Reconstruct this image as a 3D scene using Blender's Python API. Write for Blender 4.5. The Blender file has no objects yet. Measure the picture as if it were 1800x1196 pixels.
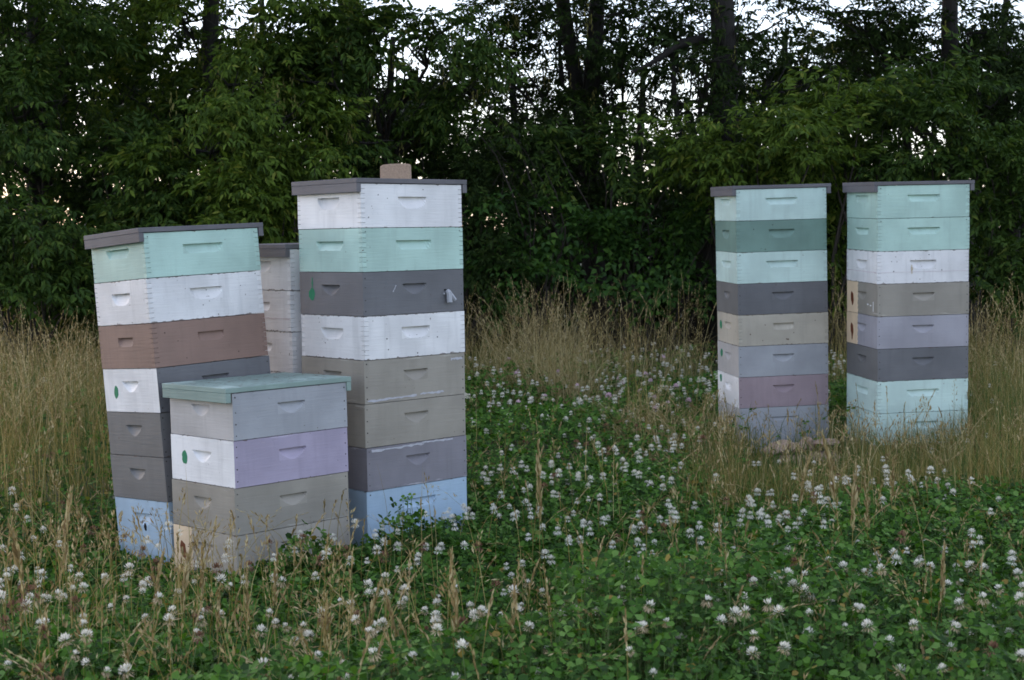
import bpy, math, random
import numpy as np
from mathutils import Matrix, Vector

scene = bpy.context.scene
COL = scene.collection
PI = math.pi
rng = np.random.default_rng(11)
random.seed(11)

# ------------------------------------------------------------------ camera
F_PX, PITCH, ROLL = 2627.2, 0.072065, -0.012306      # focal length in photo pixels (1800 wide)
CAM_Z = 1.225
cp, sp = math.cos(PITCH), math.sin(PITCH)
cr, sr = math.cos(ROLL), math.sin(ROLL)
v_right = Vector((1, 0, 0)); v_fwd = Vector((0, cp, -sp)); v_up = Vector((0, sp, cp))
c_x = cr * v_right + sr * v_up
c_y = cr * v_up - sr * v_right
cam_d = bpy.data.cameras.new('camera')
cam = bpy.data.objects.new('camera', cam_d); COL.objects.link(cam)
M = Matrix.Identity(4)
for i in range(3):
    M[i][0] = c_x[i]; M[i][1] = c_y[i]; M[i][2] = -v_fwd[i]
M[2][3] = CAM_Z
cam.matrix_world = M
cam_d.sensor_width = 36.0
cam_d.lens = F_PX / 1800 * 36
cam_d.clip_start = 0.1; cam_d.clip_end = 3000
cam_d.dof.use_dof = True
cam_d.dof.focus_distance = 5.9
cam_d.dof.aperture_fstop = 9.0
scene.camera = cam

# ------------------------------------------------------------------ light
SUN_EL, SUN_AZ = math.radians(13.0), math.radians(-47.0)   # azimuth from +Y towards +X: the low evening sky is on the left
world = bpy.data.worlds.new('World'); scene.world = world
world.use_nodes = True
wn = world.node_tree
bg = wn.nodes['Background']
sky = wn.nodes.new('ShaderNodeTexSky')
sky.sky_type = 'NISHITA'; sky.sun_disc = False
sky.sun_elevation = SUN_EL; sky.sun_rotation = SUN_AZ
sky.altitude = 200; sky.air_density = 1.0; sky.dust_density = 0.6; sky.ozone_density = 2.0
tint = wn.nodes.new('ShaderNodeMix'); tint.data_type = 'RGBA'; tint.blend_type = 'MULTIPLY'
tint.inputs[0].default_value = 1.0; tint.inputs[7].default_value = (1.10, 0.955, 0.96, 1)   # a slightly mauve evening sky
wn.links.new(sky.outputs[0], tint.inputs[6]); veil = wn.nodes.new('ShaderNodeMix'); veil.data_type = 'RGBA'                   # thin even cloud over the whole sky
veil.inputs[0].default_value = 0.5; veil.inputs[7].default_value = (2.45, 2.55, 2.95, 1)
wn.links.new(tint.outputs[2], veil.inputs[6]); wn.links.new(veil.outputs[2], bg.inputs['Color'])
bg.inputs['Strength'].default_value = 0.12
sun_d = bpy.data.lights.new('evening_sun', 'SUN')
sun_d.energy = 0.12; sun_d.angle = math.radians(60); sun_d.color = (1.0, 0.86, 0.72)
sun = bpy.data.objects.new('evening_sun', sun_d); COL.objects.link(sun)
to_sun = Vector((math.sin(SUN_AZ) * math.cos(SUN_EL), math.cos(SUN_AZ) * math.cos(SUN_EL), math.sin(SUN_EL)))
sun.rotation_euler = to_sun.to_track_quat('Z', 'Y').to_euler()
sun.location = (-20, 5, 12)
scene.view_settings.view_transform = 'Standard'
scene.view_settings.look = 'None'
scene.view_settings.exposure = 2.22
scene.view_settings.gamma = 1.0
scene.view_settings.use_curve_mapping = False
scene.cycles.use_denoising = True
scene.cycles.max_bounces = 8
scene.cycles.transparent_max_bounces = 4
scene.cycles.filter_width = 1.7

# ------------------------------------------------------------------ helpers
def at(px, py, dep):
    """world point seen at photo pixel px,py lying dep metres in front of the camera"""
    u = (px - 900) / F_PX; v = (py - 598) / F_PX
    d = v_fwd + c_x * u - c_y * v
    d = d / d.y * dep
    return np.array([d.x, d.y, d.z + CAM_Z])

def mesh_from(name, verts, faces, mats=(), mat_idx=None, smooth=False):
    verts = np.asarray(verts, np.float32); me = bpy.data.meshes.new(name)
    if isinstance(faces, np.ndarray):
        nf, k = faces.shape
        starts = np.arange(nf, dtype=np.int32) * k
        loops = faces.astype(np.int32).ravel()
    else:
        lens = np.array([len(f) for f in faces], np.int32)
        starts = np.concatenate([[0], np.cumsum(lens)[:-1]]).astype(np.int32)
        loops = np.concatenate([np.asarray(f, np.int32) for f in faces]); nf = len(faces)
    me.vertices.add(len(verts)); me.vertices.foreach_set('co', verts.ravel())
    me.loops.add(len(loops)); me.loops.foreach_set('vertex_index', loops)
    me.polygons.add(nf); me.polygons.foreach_set('loop_start', starts)
    if mat_idx is not None: me.polygons.foreach_set('material_index', np.asarray(mat_idx, np.int32))
    me.polygons.foreach_set('use_smooth', np.full(nf, smooth))
    for m in mats: me.materials.append(m)
    me.update(calc_edges=True)
    return me

def obj(name, me, parent=None, loc=(0, 0, 0), rot=(0, 0, 0), mat=None, kind=None):
    o = bpy.data.objects.new(name, me); COL.objects.link(o)
    o.location = loc; o.rotation_euler = rot
    if parent is not None: o.parent = parent
    if mat is not None:
        if len(me.materials) == 0: me.materials.append(None)
        o.material_slots[0].link = 'OBJECT'; o.material_slots[0].material = mat
    if kind: o['kind'] = kind
    return o

def thing(name, label, cat, loc=(0, 0, 0), rot=(0, 0, 0), group=None, me=None):
    o = bpy.data.objects.new(name, me); COL.objects.link(o)
    o.location = loc; o.rotation_euler = rot
    o['label'] = label; o['category'] = cat
    if group: o['group'] = group
    return o

class MB:
    """collects polygons"""
    def __init__(s): s.v = []; s.f = []; s.m = []
    def add(s, verts, faces, mi=0):
        b = len(s.v); s.v += [tuple(p) for p in verts]
        for f in faces: s.f.append([b + i for i in f]); s.m.append(mi)
    def quad(s, a, b, c, d, mi=0): s.add([a, b, c, d], [(0, 1, 2, 3)], mi)
    def box(s, x0, x1, y0, y1, z0, z1, mi=0):
        v = [(x0, y0, z0), (x1, y0, z0), (x1, y1, z0), (x0, y1, z0), (x0, y0, z1), (x1, y0, z1), (x1, y1, z1), (x0, y1, z1)]
        s.add(v, [(0, 3, 2, 1), (4, 5, 6, 7), (0, 1, 5, 4), (1, 2, 6, 5), (2, 3, 7, 6), (3, 0, 4, 7)], mi)
    def tube(s, pts, rads, n=7, mi=0, cap=True, wob=0.0):
        pts = [Vector(p) for p in pts]; b = len(s.v)
        for i, p in enumerate(pts):
            t = (pts[min(i + 1, len(pts) - 1)] - pts[max(i - 1, 0)]).normalized()
            a = t.orthogonal().normalized() if abs(t.z) > 0.9 else t.cross(Vector((0, 0, 1))).normalized()
            c = t.cross(a).normalized()
            for k in range(n):
                w = 2 * PI * k / n; r = rads[i] * (1 + wob * random.uniform(-1, 1))
                s.v.append(tuple(p + a * math.cos(w) * r + c * math.sin(w) * r))
        for i in range(len(pts) - 1):
            for k in range(n):
                s.f.append([b + i * n + k, b + i * n + (k + 1) % n, b + (i + 1) * n + (k + 1) % n, b + (i + 1) * n + k]); s.m.append(mi)
        if cap:
            s.f.append([b + k for k in range(n)][::-1]); s.m.append(mi)
            s.f.append([b + (len(pts) - 1) * n + k for k in range(n)]); s.m.append(mi)
    def mesh(s, name, mats=(), smooth=False): return mesh_from(name, s.v, s.f, mats, s.m, smooth)

# ------------------------------------------------------------------ materials
def new_mat(name):
    m = bpy.data.materials.new(name); m.use_nodes = True
    nt = m.node_tree; return m, nt, nt.nodes['Principled BSDF']
def N(nt, t, **kw):
    n = nt.nodes.new(t)
    for k, v in kw.items(): setattr(n, k, v)
    return n
def math_n(nt, op, a, b=None, clamp=False):
    n = N(nt, 'ShaderNodeMath', operation=op, use_clamp=clamp)
    for i, x in enumerate((a, b)):
        if x is None: continue
        if isinstance(x, (int, float)): n.inputs[i].default_value = x
        else: nt.links.new(x, n.inputs[i])
    return n.outputs[0]
def mix_c(nt, fac, a, b, mode='MIX'):
    n = N(nt, 'ShaderNodeMix', data_type='RGBA', blend_type=mode)
    if isinstance(fac, (int, float)): n.inputs[0].default_value = fac
    else: nt.links.new(fac, n.inputs[0])
    for i, x in ((6, a), (7, b)):
        if isinstance(x, (tuple, list)): n.inputs[i].default_value = (*x, 1)
        else: nt.links.new(x, n.inputs[i])
    return n.outputs[2]
def smooth_step(nt, x, lo, hi):
    n = N(nt, 'ShaderNodeMapRange', interpolation_type='SMOOTHSTEP')
    nt.links.new(x, n.inputs[0]); n.inputs[1].default_value = lo; n.inputs[2].default_value = hi
    return n.outputs[0]
def obj_coords(nt, scale=(1, 1, 1)):
    """object coordinates shifted per object, so shared meshes do not repeat their wear"""
    tc = N(nt, 'ShaderNodeTexCoord'); oi = N(nt, 'ShaderNodeObjectInfo')
    off = N(nt, 'ShaderNodeVectorMath', operation='SCALE'); off.inputs[0].default_value = (17.3, 9.1, 23.7)
    nt.links.new(oi.outputs['Random'], off.inputs['Scale'])
    ad = N(nt, 'ShaderNodeVectorMath', operation='ADD')
    nt.links.new(tc.outputs['Object'], ad.inputs[0]); nt.links.new(off.outputs[0], ad.inputs[1])
    mp = N(nt, 'ShaderNodeMapping'); mp.inputs['Scale'].default_value = scale
    nt.links.new(ad.outputs[0], mp.inputs[0])
    return mp.outputs[0], tc
def noise(nt, vec, scale, detail=3, rough=0.55):
    n = N(nt, 'ShaderNodeTexNoise'); n.inputs['Scale'].default_value = scale
    n.inputs['Detail'].default_value = detail; n.inputs['Roughness'].default_value = rough
    nt.links.new(vec, n.inputs['Vector']); return n.outputs['Fac']

def paint(name, rgb, wear=0.5, specks=0.5, rough=0.55, scrape=0.0, dark=(0.09, 0.055, 0.035)):
    m, nt, b = new_mat(name)
    vec, tc = obj_coords(nt)
    big = noise(nt, vec, 4.0, 3)
    lo = tuple(c * 0.84 for c in rgb); hi = tuple(min(1, c * 1.07) for c in rgb)
    col = mix_c(nt, smooth_step(nt, big, 0.3, 0.7), lo, hi)
    # grime streaks running down
    vs, _ = obj_coords(nt, (22, 22, 2.2))
    st = noise(nt, vs, 1.0, 4, 0.6)
    col = mix_c(nt, math_n(nt, 'MULTIPLY', smooth_step(nt, st, 0.50, 0.70), 0.17 + 0.22 * wear), col, tuple(c * 0.62 + 0.02 for c in rgb))
    fine = noise(nt, vec, 95.0, 2)
    col = mix_c(nt, math_n(nt, 'MULTIPLY', smooth_step(nt, fine, 0.62, 0.72), 0.10 + .1 * wear), col, tuple(c * 0.55 for c in rgb))
    # chipped edges along top and bottom of the board
    sep = N(nt, 'ShaderNodeSeparateXYZ'); nt.links.new(tc.outputs['Generated'], sep.inputs[0])
    d_edge = math_n(nt, 'MINIMUM', sep.outputs['Z'], math_n(nt, 'SUBTRACT', 1.0, sep.outputs['Z']))
    dx = math_n(nt, 'MULTIPLY', math_n(nt, 'MINIMUM', sep.outputs['X'], math_n(nt, 'SUBTRACT', 1.0, sep.outputs['X'])), 2.5)
    dx = math_n(nt, 'ADD', dx, 0.045)
    d_all = math_n(nt, 'MINIMUM', d_edge, dx)
    en = noise(nt, vec, 38.0, 4, 0.65)
    edge = math_n(nt, 'SUBTRACT', en, math_n(nt, 'MULTIPLY', d_all, 5.0))
    chip = smooth_step(nt, edge, 0.62 - 0.16 * wear, 0.67 - 0.15 * wear)
    sv = noise(nt, vec, 55.0, 2, 0.5)
    area = noise(nt, vec, 7.0, 2)
    sp_t = math_n(nt, 'ADD', sv, math_n(nt, 'MULTIPLY', area, 0.25))
    spk = smooth_step(nt, sp_t, 0.915 - 0.07 * specks, 0.935 - 0.07 * specks)
    bad = math_n(nt, 'MAXIMUM', chip, spk)
    col = mix_c(nt, math_n(nt, 'MULTIPLY', bad, 0.8), col, dark)
    if scrape > 0:                                         # rubbed pale scrapes along the grain
        v2, _ = obj_coords(nt, (6, 6, 70))
        sc_ = noise(nt, v2, 1.0, 5, 0.65)
        w = math_n(nt, 'MULTIPLY', smooth_step(nt, math_n(nt, 'SUBTRACT', sc_, math_n(nt, 'MULTIPLY', d_edge, 0.7)), 0.56, 0.62), scrape)
        col = mix_c(nt, w, col, tuple(min(0.8, c * 1.5 + 0.14) for c in rgb))
    nt.links.new(col, b.inputs['Base Color'])
    b.inputs['Roughness'].default_value = rough
    b.inputs['Specular IOR Level'].default_value = 0.3
    v3, _ = obj_coords(nt, (9, 9, 140))
    g = noise(nt, v3, 1.0, 4, 0.6)
    bp = N(nt, 'ShaderNodeBump'); bp.inputs['Strength'].default_value = 0.4; bp.inputs['Distance'].default_value = 0.003
    nt.links.new(g, bp.inputs['Height']); nt.links.new(bp.outputs[0], b.inputs['Normal'])
    return m

P = {
    'mint':    paint('mint_paint', (0.43, 0.605, 0.535), 0.35, 0.35, 0.5),
    'palemint':paint('pale_mint_paint', (0.53, 0.68, 0.63), 0.45, 0.4, 0.5),
    'white':   paint('white_paint', (0.74, 0.73, 0.73), 0.9, 0.75, 0.5),
    'white2':  paint('cleaner_white_paint', (0.76, 0.75, 0.75), 0.5, 0.35, 0.5),
    'pinkwhite':paint('pinkish_white_paint', (0.62, 0.56, 0.58), 0.5, 0.35, 0.55),
    'brown':   paint('dusty_brown_paint', (0.25, 0.163, 0.132), 0.35, 0.3, 0.6),
    'slate':   paint('slate_paint', (0.142, 0.143, 0.153), 0.45, 0.3, 0.55),
    'charcoal':paint('charcoal_paint', (0.152, 0.15, 0.149), 0.4, 0.3, 0.55),
    'warmgrey':paint('warm_grey_paint', (0.18, 0.172, 0.178), 0.4, 0.4, 0.55),
    'taupe':   paint('taupe_paint', (0.30, 0.275, 0.235), 0.35, 0.3, 0.6, 0.35),
    'paletaupe':paint('pale_taupe_paint', (0.37, 0.335, 0.285), 0.5, 0.4, 0.6, 0.3),
    'tan':     paint('pale_tan_paint', (0.45, 0.41, 0.34), 0.7, 0.5, 0.6, 0.2),
    'purplegrey':paint('purple_grey_paint', (0.21, 0.20, 0.225), 0.4, 0.35, 0.55, 0.7),
    'bluegrey':paint('blue_grey_paint', (0.34, 0.35, 0.375), 0.3, 0.3, 0.55),
    'palegrey':paint('pale_grey_paint', (0.45, 0.43, 0.42), 0.35, 0.3, 0.55),
    'lavender':paint('lavender_paint', (0.37, 0.325, 0.425), 0.45, 0.3, 0.55, 0.25),
    'lavgrey': paint('lavender_grey_paint', (0.335, 0.325, 0.36), 0.3, 0.2, 0.55),
    'pink':    paint('dusty_pink_paint', (0.33, 0.255, 0.28), 0.4, 0.2, 0.55),
    'blue':    paint('sky_blue_paint', (0.35, 0.465, 0.58), 0.4, 0.35, 0.55, 0.15),
    'green':   paint('sage_green_paint', (0.17, 0.275, 0.235), 0.35, 0.2, 0.55),
    'cream':   paint('bare_cream_paint', (0.74, 0.57, 0.39), 0.3, 0.3, 0.6),
    'lidbrown':paint('weathered_lid_paint', (0.135, 0.13, 0.14), 0.35, 0.4, 0.6, 0.2),
    'lidgreen':paint('faded_green_lid_paint', (0.23, 0.31, 0.28), 0.3, 0.4, 0.6, 0.45),
}
def plain(name, rgb, rough=0.7, nscale=30, var=0.25, bump=0.0):
    m, nt, b = new_mat(name)
    vec, _ = obj_coords(nt)
    n = noise(nt, vec, nscale, 4)
    nt.links.new(mix_c(nt, n, tuple(c * (1 - var) for c in rgb), tuple(min(1, c * (1 + var)) for c in rgb)), b.inputs['Base Color'])
    b.inputs['Roughness'].default_value = rough; b.inputs['Specular IOR Level'].default_value = 0.25
    if bump:
        bp = N(nt, 'ShaderNodeBump'); bp.inputs['Strength'].default_value = bump; bp.inputs['Distance'].default_value = 0.01
        nt.links.new(n, bp.inputs['Height']); nt.links.new(bp.outputs[0], b.inputs['Normal'])
    return m
M_green_dot = plain('green_spray_paint', (0.015, 0.20, 0.10), 0.5, 60, 0.2)
M_knot = plain('rusty_stain', (0.13, 0.035, 0.012), 0.6, 120, 0.6)
M_nail = plain('dark_nail_head', (0.03, 0.022, 0.02), 0.5)
M_hole = plain('dark_hole', (0.008, 0.007, 0.006), 0.9)
M_chalk = plain('white_chalk', (0.75, 0.75, 0.76), 0.8)
M_metal = plain('dull_tin', (0.36, 0.37, 0.40), 0.45, 60, 0.15)
M_scrape = plain('pale_scraped_paint', (0.42, 0.42, 0.46), 0.7, 90, 0.3)
M_stain = plain('brown_drip_stain', (0.50, 0.42, 0.31), 0.7, 70, 0.4)
M_oldwood = plain('weathered_wood', (0.22, 0.20, 0.19), 0.8, 45, 0.35, 0.5)
M_paver = plain('tan_concrete', (0.36, 0.26, 0.19), 0.85, 130, 0.3, 0.5)
M_rock = plain('pinkish_sandstone', (0.30, 0.215, 0.16), 0.9, 40, 0.45, 1.0)

def leaf_mat(name, stops, rough=0.5, trans=0.35, spec=0.3, tr_tint=(1.25, 1.3, 0.55)):
    """each leaf (mesh island) takes its own colour from the ramp"""
    m, nt, b = new_mat(name)
    geo = N(nt, 'ShaderNodeNewGeometry'); rp = N(nt, 'ShaderNodeValToRGB')
    el = rp.color_ramp.elements
    while len(el) < len(stops): el.new(0.5)
    for e, (p, c) in zip(el, stops): e.position = p; e.color = (*c, 1)
    nt.links.new(geo.outputs['Random Per Island'], rp.inputs[0])
    nt.links.new(rp.outputs[0], b.inputs['Base Color'])
    b.inputs['Roughness'].default_value = rough; b.inputs['Specular IOR Level'].default_value = spec
    if trans:
        tr = N(nt, 'ShaderNodeBsdfTranslucent'); mx = N(nt, 'ShaderNodeMixShader'); mx.inputs[0].default_value = trans
        nt.links.new(mix_c(nt, 1.0, rp.outputs[0], tr_tint, 'MULTIPLY'), tr.inputs[0])
        nt.links.new(b.outputs[0], mx.inputs[1]); nt.links.new(tr.outputs[0], mx.inputs[2])
        nt.links.new(mx.outputs[0], nt.nodes['Material Output'].inputs[0])
    return m
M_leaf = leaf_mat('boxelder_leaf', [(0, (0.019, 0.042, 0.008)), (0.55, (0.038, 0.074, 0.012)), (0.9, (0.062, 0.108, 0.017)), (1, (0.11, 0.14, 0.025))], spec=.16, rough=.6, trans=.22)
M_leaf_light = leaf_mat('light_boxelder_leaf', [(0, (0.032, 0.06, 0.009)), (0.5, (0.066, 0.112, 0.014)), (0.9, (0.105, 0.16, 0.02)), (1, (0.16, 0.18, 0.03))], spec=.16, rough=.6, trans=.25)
M_leaf_dark = leaf_mat('shaded_tree_leaf', [(0, (0.012, 0.024, 0.006)), (0.6, (0.021, 0.04, 0.009)), (1, (0.042, 0.068, 0.014))], trans=0.2, spec=.12, rough=.65)  # darker copy of the leaf colours, with the tree line's shade put into them
M_leaf_bush = leaf_mat('undergrowth_leaf', [(0, (0.025, 0.06, 0.015)), (0.7, (0.045, 0.105, 0.022)), (1, (0.08, 0.16, 0.025))], spec=.16)
M_seed_c = leaf_mat('hanging_seed_key', [(0, (0.13, 0.13, 0.03)), (1, (0.22, 0.20, 0.06))], trans=0.4)
M_clover = leaf_mat('clover_leaf', [(0, (0.016, 0.042, 0.007)), (0.4, (0.040, 0.105, 0.014)), (0.82, (0.085, 0.185, 0.027)), (0.975, (0.14, 0.25, 0.065)), (0.99, (0.24, 0.17, 0.04))], rough=0.6, trans=0.3, spec=.14)
M_grass_g = leaf_mat('green_grass', [(0, (0.035, 0.075, 0.015)), (0.6, (0.07, 0.12, 0.025)), (1, (0.16, 0.17, 0.05))], trans=0.3)
M_grass_d = leaf_mat('dry_grass', [(0, (0.12, 0.10, 0.025)), (0.45, (0.24, 0.19, 0.055)), (0.8, (0.33, 0.26, 0.09)), (1, (0.44, 0.37, 0.17))], rough=0.7, trans=0.3, tr_tint=(1.1, 1.05, 0.9))
M_straw = leaf_mat('pale_straw', [(0, (0.17, 0.13, 0.045)), (0.5, (0.36, 0.29, 0.125)), (1, (0.56, 0.48, 0.27))], rough=0.7, trans=0.3, tr_tint=(1.1, 1.05, 0.9))
M_seed_h = leaf_mat('grass_seed_head', [(0, (0.18, 0.12, 0.05)), (0.5, (0.31, 0.235, 0.105)), (1, (0.50, 0.42, 0.23))], rough=0.75, trans=0.3, tr_tint=(1.1, 1.05, 0.9))
M_petal = leaf_mat('white_clover_petal', [(0, (0.60, 0.56, 0.45)), (0.6, (0.80, 0.77, 0.68)), (1, (0.84, 0.82, 0.75))], rough=0.6, trans=0.3, tr_tint=(1, 1, 1))
M_petal_pink = leaf_mat('pink_clover_petal', [(0, (0.55, 0.36, 0.44)), (1, (0.72, 0.55, 0.62))], trans=0.3, tr_tint=(1, 1, 1))
M_calyx = leaf_mat('drooping_floret', [(0, (0.30, 0.22, 0.11)), (1, (0.55, 0.45, 0.30))], trans=0.2, tr_tint=(1, 1, 1))
M_brown_fl = leaf_mat('withered_floret', [(0, (0.10, 0.05, 0.03)), (0.6, (0.19, 0.095, 0.055)), (1, (0.30, 0.18, 0.10))], rough=0.8, trans=0.15, tr_tint=(1, 1, 1))
M_stem = leaf_mat('clover_stem', [(0, (0.07, 0.12, 0.03)), (1, (0.13, 0.17, 0.06))], trans=0)
def bark_mat():
    m, nt, b = new_mat('furrowed_bark')
    vec, _ = obj_coords(nt, (14, 14, 2.5)); n = noise(nt, vec, 1.0, 6, 0.65)
    nt.links.new(mix_c(nt, n, (0.006, 0.005, 0.0045), (0.026, 0.022, 0.018)), b.inputs['Base Color'])
    b.inputs['Roughness'].default_value = 0.9
    bp = N(nt, 'ShaderNodeBump'); bp.inputs['Strength'].default_value = 0.9; bp.inputs['Distance'].default_value = 0.03
    nt.links.new(n, bp.inputs['Height']); nt.links.new(bp.outputs[0], b.inputs['Normal'])
    return m
M_bark = bark_mat()
M_twig = plain('grey_twig', (0.04, 0.034, 0.028), 0.85)

# ------------------------------------------------------------------ ground
def ground():
    m, nt, b = new_mat('meadow_soil')
    tc = N(nt, 'ShaderNodeTexCoord')
    n1 = noise(nt, tc.outputs['Object'], 1.3, 5); n2 = noise(nt, tc.outputs['Object'], 30, 4, 0.7)
    c = mix_c(nt, n1, (0.022, 0.035, 0.012), (0.055, 0.065, 0.025))
    c = mix_c(nt, smooth_step(nt, n2, 0.5, 0.75), c, (0.075, 0.06, 0.035))
    nt.links.new(c, b.inputs['Base Color']); b.inputs['Roughness'].default_value = 0.95
    bp = N(nt, 'ShaderNodeBump'); bp.inputs['Strength'].default_value = 1; bp.inputs['Distance'].default_value = 0.04
    nt.links.new(n2, bp.inputs['Height']); nt.links.new(bp.outputs[0], b.inputs['Normal'])
    xs = np.concatenate([[-900, -300, -100, -40], np.linspace(-16, 16, 65), [40, 100, 300, 900]])
    ys = np.concatenate([[-900, -300, -80, -20], np.linspace(-4, 26, 61), [40, 100, 300, 900, 2000]])
    X, Y = np.meshgrid(xs, ys, indexing='ij')
    Z = gz(X, Y)
    v = np.stack([X, Y, Z], -1).reshape(-1, 3)
    i, j = np.meshgrid(np.arange(len(xs) - 1), np.arange(len(ys) - 1), indexing='ij')
    a = (i * len(ys) + j).ravel()
    f = np.stack([a, a + len(ys), a + len(ys) + 1, a + 1], -1)
    o = obj('ground', mesh_from('ground', v, f, [m], smooth=True)); o['kind'] = 'structure'
def gz(x, y):
    """gentle lumps in the meadow, fading out far away"""
    fade = np.clip(1 - (np.hypot(x, y - 8) - 10) / 12, 0, 1)
    return fade * (0.025 * np.sin(1.3 * x + 0.7) * np.cos(1.1 * y) + 0.018 * np.sin(2.9 * x - 1.7 * y)) - 0.005
ground()

# ------------------------------------------------------------------ hive boxes
H_MED, H_DEEP, TH = 0.168, 0.244, 0.020
PANEL = {}
def panel(w, h, hand, comb):
    """one wall of a hive box: x along the wall, z up, outer face at y=0 facing -y; returns wall mesh and the scooped hand hold's mesh"""
    key = (w, h, hand, comb)
    if key in PANEL: return PANEL[key]
    mb = MB(); hw = w / 2; ht = h - 0.0024
    hx, hd, dep = {'long': (0.088, 0.036, 0.017), 'dee': (0.071, 0.046, 0.018), 'half': (0.060, 0.042, 0.018), 'slot': (0.058, 0.036, 0.016), 'thin': (0.085, 0.020, 0.012)}[hand]
    z1 = ht - (0.048 if h < 0.2 else 0.052); z0 = z1 - hd
    if comb is None: ex = hw                      # plain mitred corner
    else: ex = hw - TH
    xs = [-ex, -hx, hx, ex]; zs = [0, z0, z1, ht]
    for i in range(3):
        for k in range(3):
            if i == 1 and k == 1: continue
            mb.quad((xs[i], 0, zs[k]), (xs[i + 1], 0, zs[k]), (xs[i + 1], 0, zs[k + 1]), (xs[i], 0, zs[k + 1]))
    bx = hw - TH - 0.0004 if comb is None else ex
    A = [(-ex, 0, 0), (ex, 0, 0), (bx, TH, 0), (-bx, TH, 0)]; B = [(p[0], p[1], ht) for p in A]
    mb.quad(*A[::-1]); mb.quad(*B)
    for a, b_ in ((1, 2), (2, 3), (3, 0)): mb.quad(A[a], A[b_], B[b_], B[a])
    if comb is not None:                          # finger joint: tabs on every other cell
        n = 9 if h < 0.2 else 13
        for k in range(n):
            if k % 2 != comb: continue
            a = ht * k / n + (0.0007 if k else 0); c = ht * (k + 1) / n - (0.0007 if k < n - 1 else 0)
            for s in (-1, 1):
                x0, x1 = sorted((s * ex, s * (hw - random.uniform(0.0, 0.0002))))
                mb.box(x0, x1, 0.0 if True else 0, TH, a, c)
    wall = mb.mesh('panel_wall')
    nu, nv = 22, 9; vv = []; ff = []
    def bottom(u):
        u = abs(u)
        if hand in ('long', 'thin'): return min(1, (1 - u) / 0.26) ** 0.8
        if hand == 'dee': return max(0, 1 - u ** 3.2) ** 0.7
        if hand == 'slot': return max(0, 1 - u ** 6) ** 0.5
        return max(0, 1 - u ** 1.7) ** 0.8
    rows = [0.0, 0.001] + [i / nv for i in range(1, nv + 1)]
    for r, t in enumerate(rows):
        for i in range(nu + 1):
            u = -1 + 2 * i / nu; V = bottom(u)
            y = 0.0
            if r > 0 and V > 1e-3: y = dep * min(1, (1 - abs(u)) / 0.08) * max(0, 1 - t / V) ** 0.9
            vv.append((u * hx, y, z1 - t * hd))
    for r in range(len(rows) - 1):
        for i in range(nu):
            a = r * (nu + 1) + i; ff.append((a, a + nu + 1, a + nu + 2, a + 1))
    hold = mesh_from('hand_hold_scoop', vv, ff)
    PANEL[key] = (wall, hold); return PANEL[key]

def blob(rx, rz, n=18, rag=0.12, th=0.0012, seed=0, drip=0):
    """thin ragged patch facing -y with real thickness"""
    r = random.Random(seed); mb = MB(); ring = []
    for k in range(n):
        w = 2 * PI * k / n; q = 1 + r.uniform(-rag, rag); x = math.cos(w) * rx * q; z = math.sin(w) * rz * q
        if drip and abs(w - 1.5 * PI) < 0.25: z -= drip
        ring.append((x, z))
    f = [(x, -th, z) for x, z in ring]; b = [(x * 1.03, 0.0005, z * 1.03) for x, z in ring]
    mb.add(f, [list(range(n))]); 
    for k in range(n): mb.quad(b[k], b[(k + 1) % n], f[(k + 1) % n], f[k])
    return mb.mesh('patch')
def ragged_strip(w, h, seed, th=0.001):
    r = random.Random(seed); n = 16; mb = MB()
    top = [(-w / 2 + w * i / n, -th, r.uniform(0.25, 1) * h / 2) for i in range(n + 1)]
    bot = [(-w / 2 + w * i / n, -th, -r.uniform(0.1, 1) * h / 2) for i in range(n + 1)]
    for i in range(n): mb.quad(bot[i], bot[i + 1], top[i + 1], top[i])
    for line in (top, bot):
        for i in range(n): mb.quad(line[i], line[i + 1], (line[i + 1][0], 0.0004, line[i + 1][2]), (line[i][0], 0.0004, line[i][2]))
    return mb.mesh('scrape_patch')
def nails_mesh(pts):
    mb = MB()
    for x, z in pts:
        n = 7; r = random.uniform(0.0016, 0.003)
        a = [(x + r * math.cos(2 * PI * k / n), -0.0008, z + r * math.sin(2 * PI * k / n)) for k in range(n)]
        b = [(p[0], 0.0006, p[2]) for p in a]
        mb.add(a, [list(range(n))])
        for k in range(n): mb.quad(b[k], b[(k + 1) % n], a[(k + 1) % n], a[k])
    return mb.mesh('nail_heads')
ROT = {'R': 0.0, 'L': -PI / 2, 'B': PI, 'F': PI / 2}   # right-hand face, left-hand face, far sides

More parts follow.
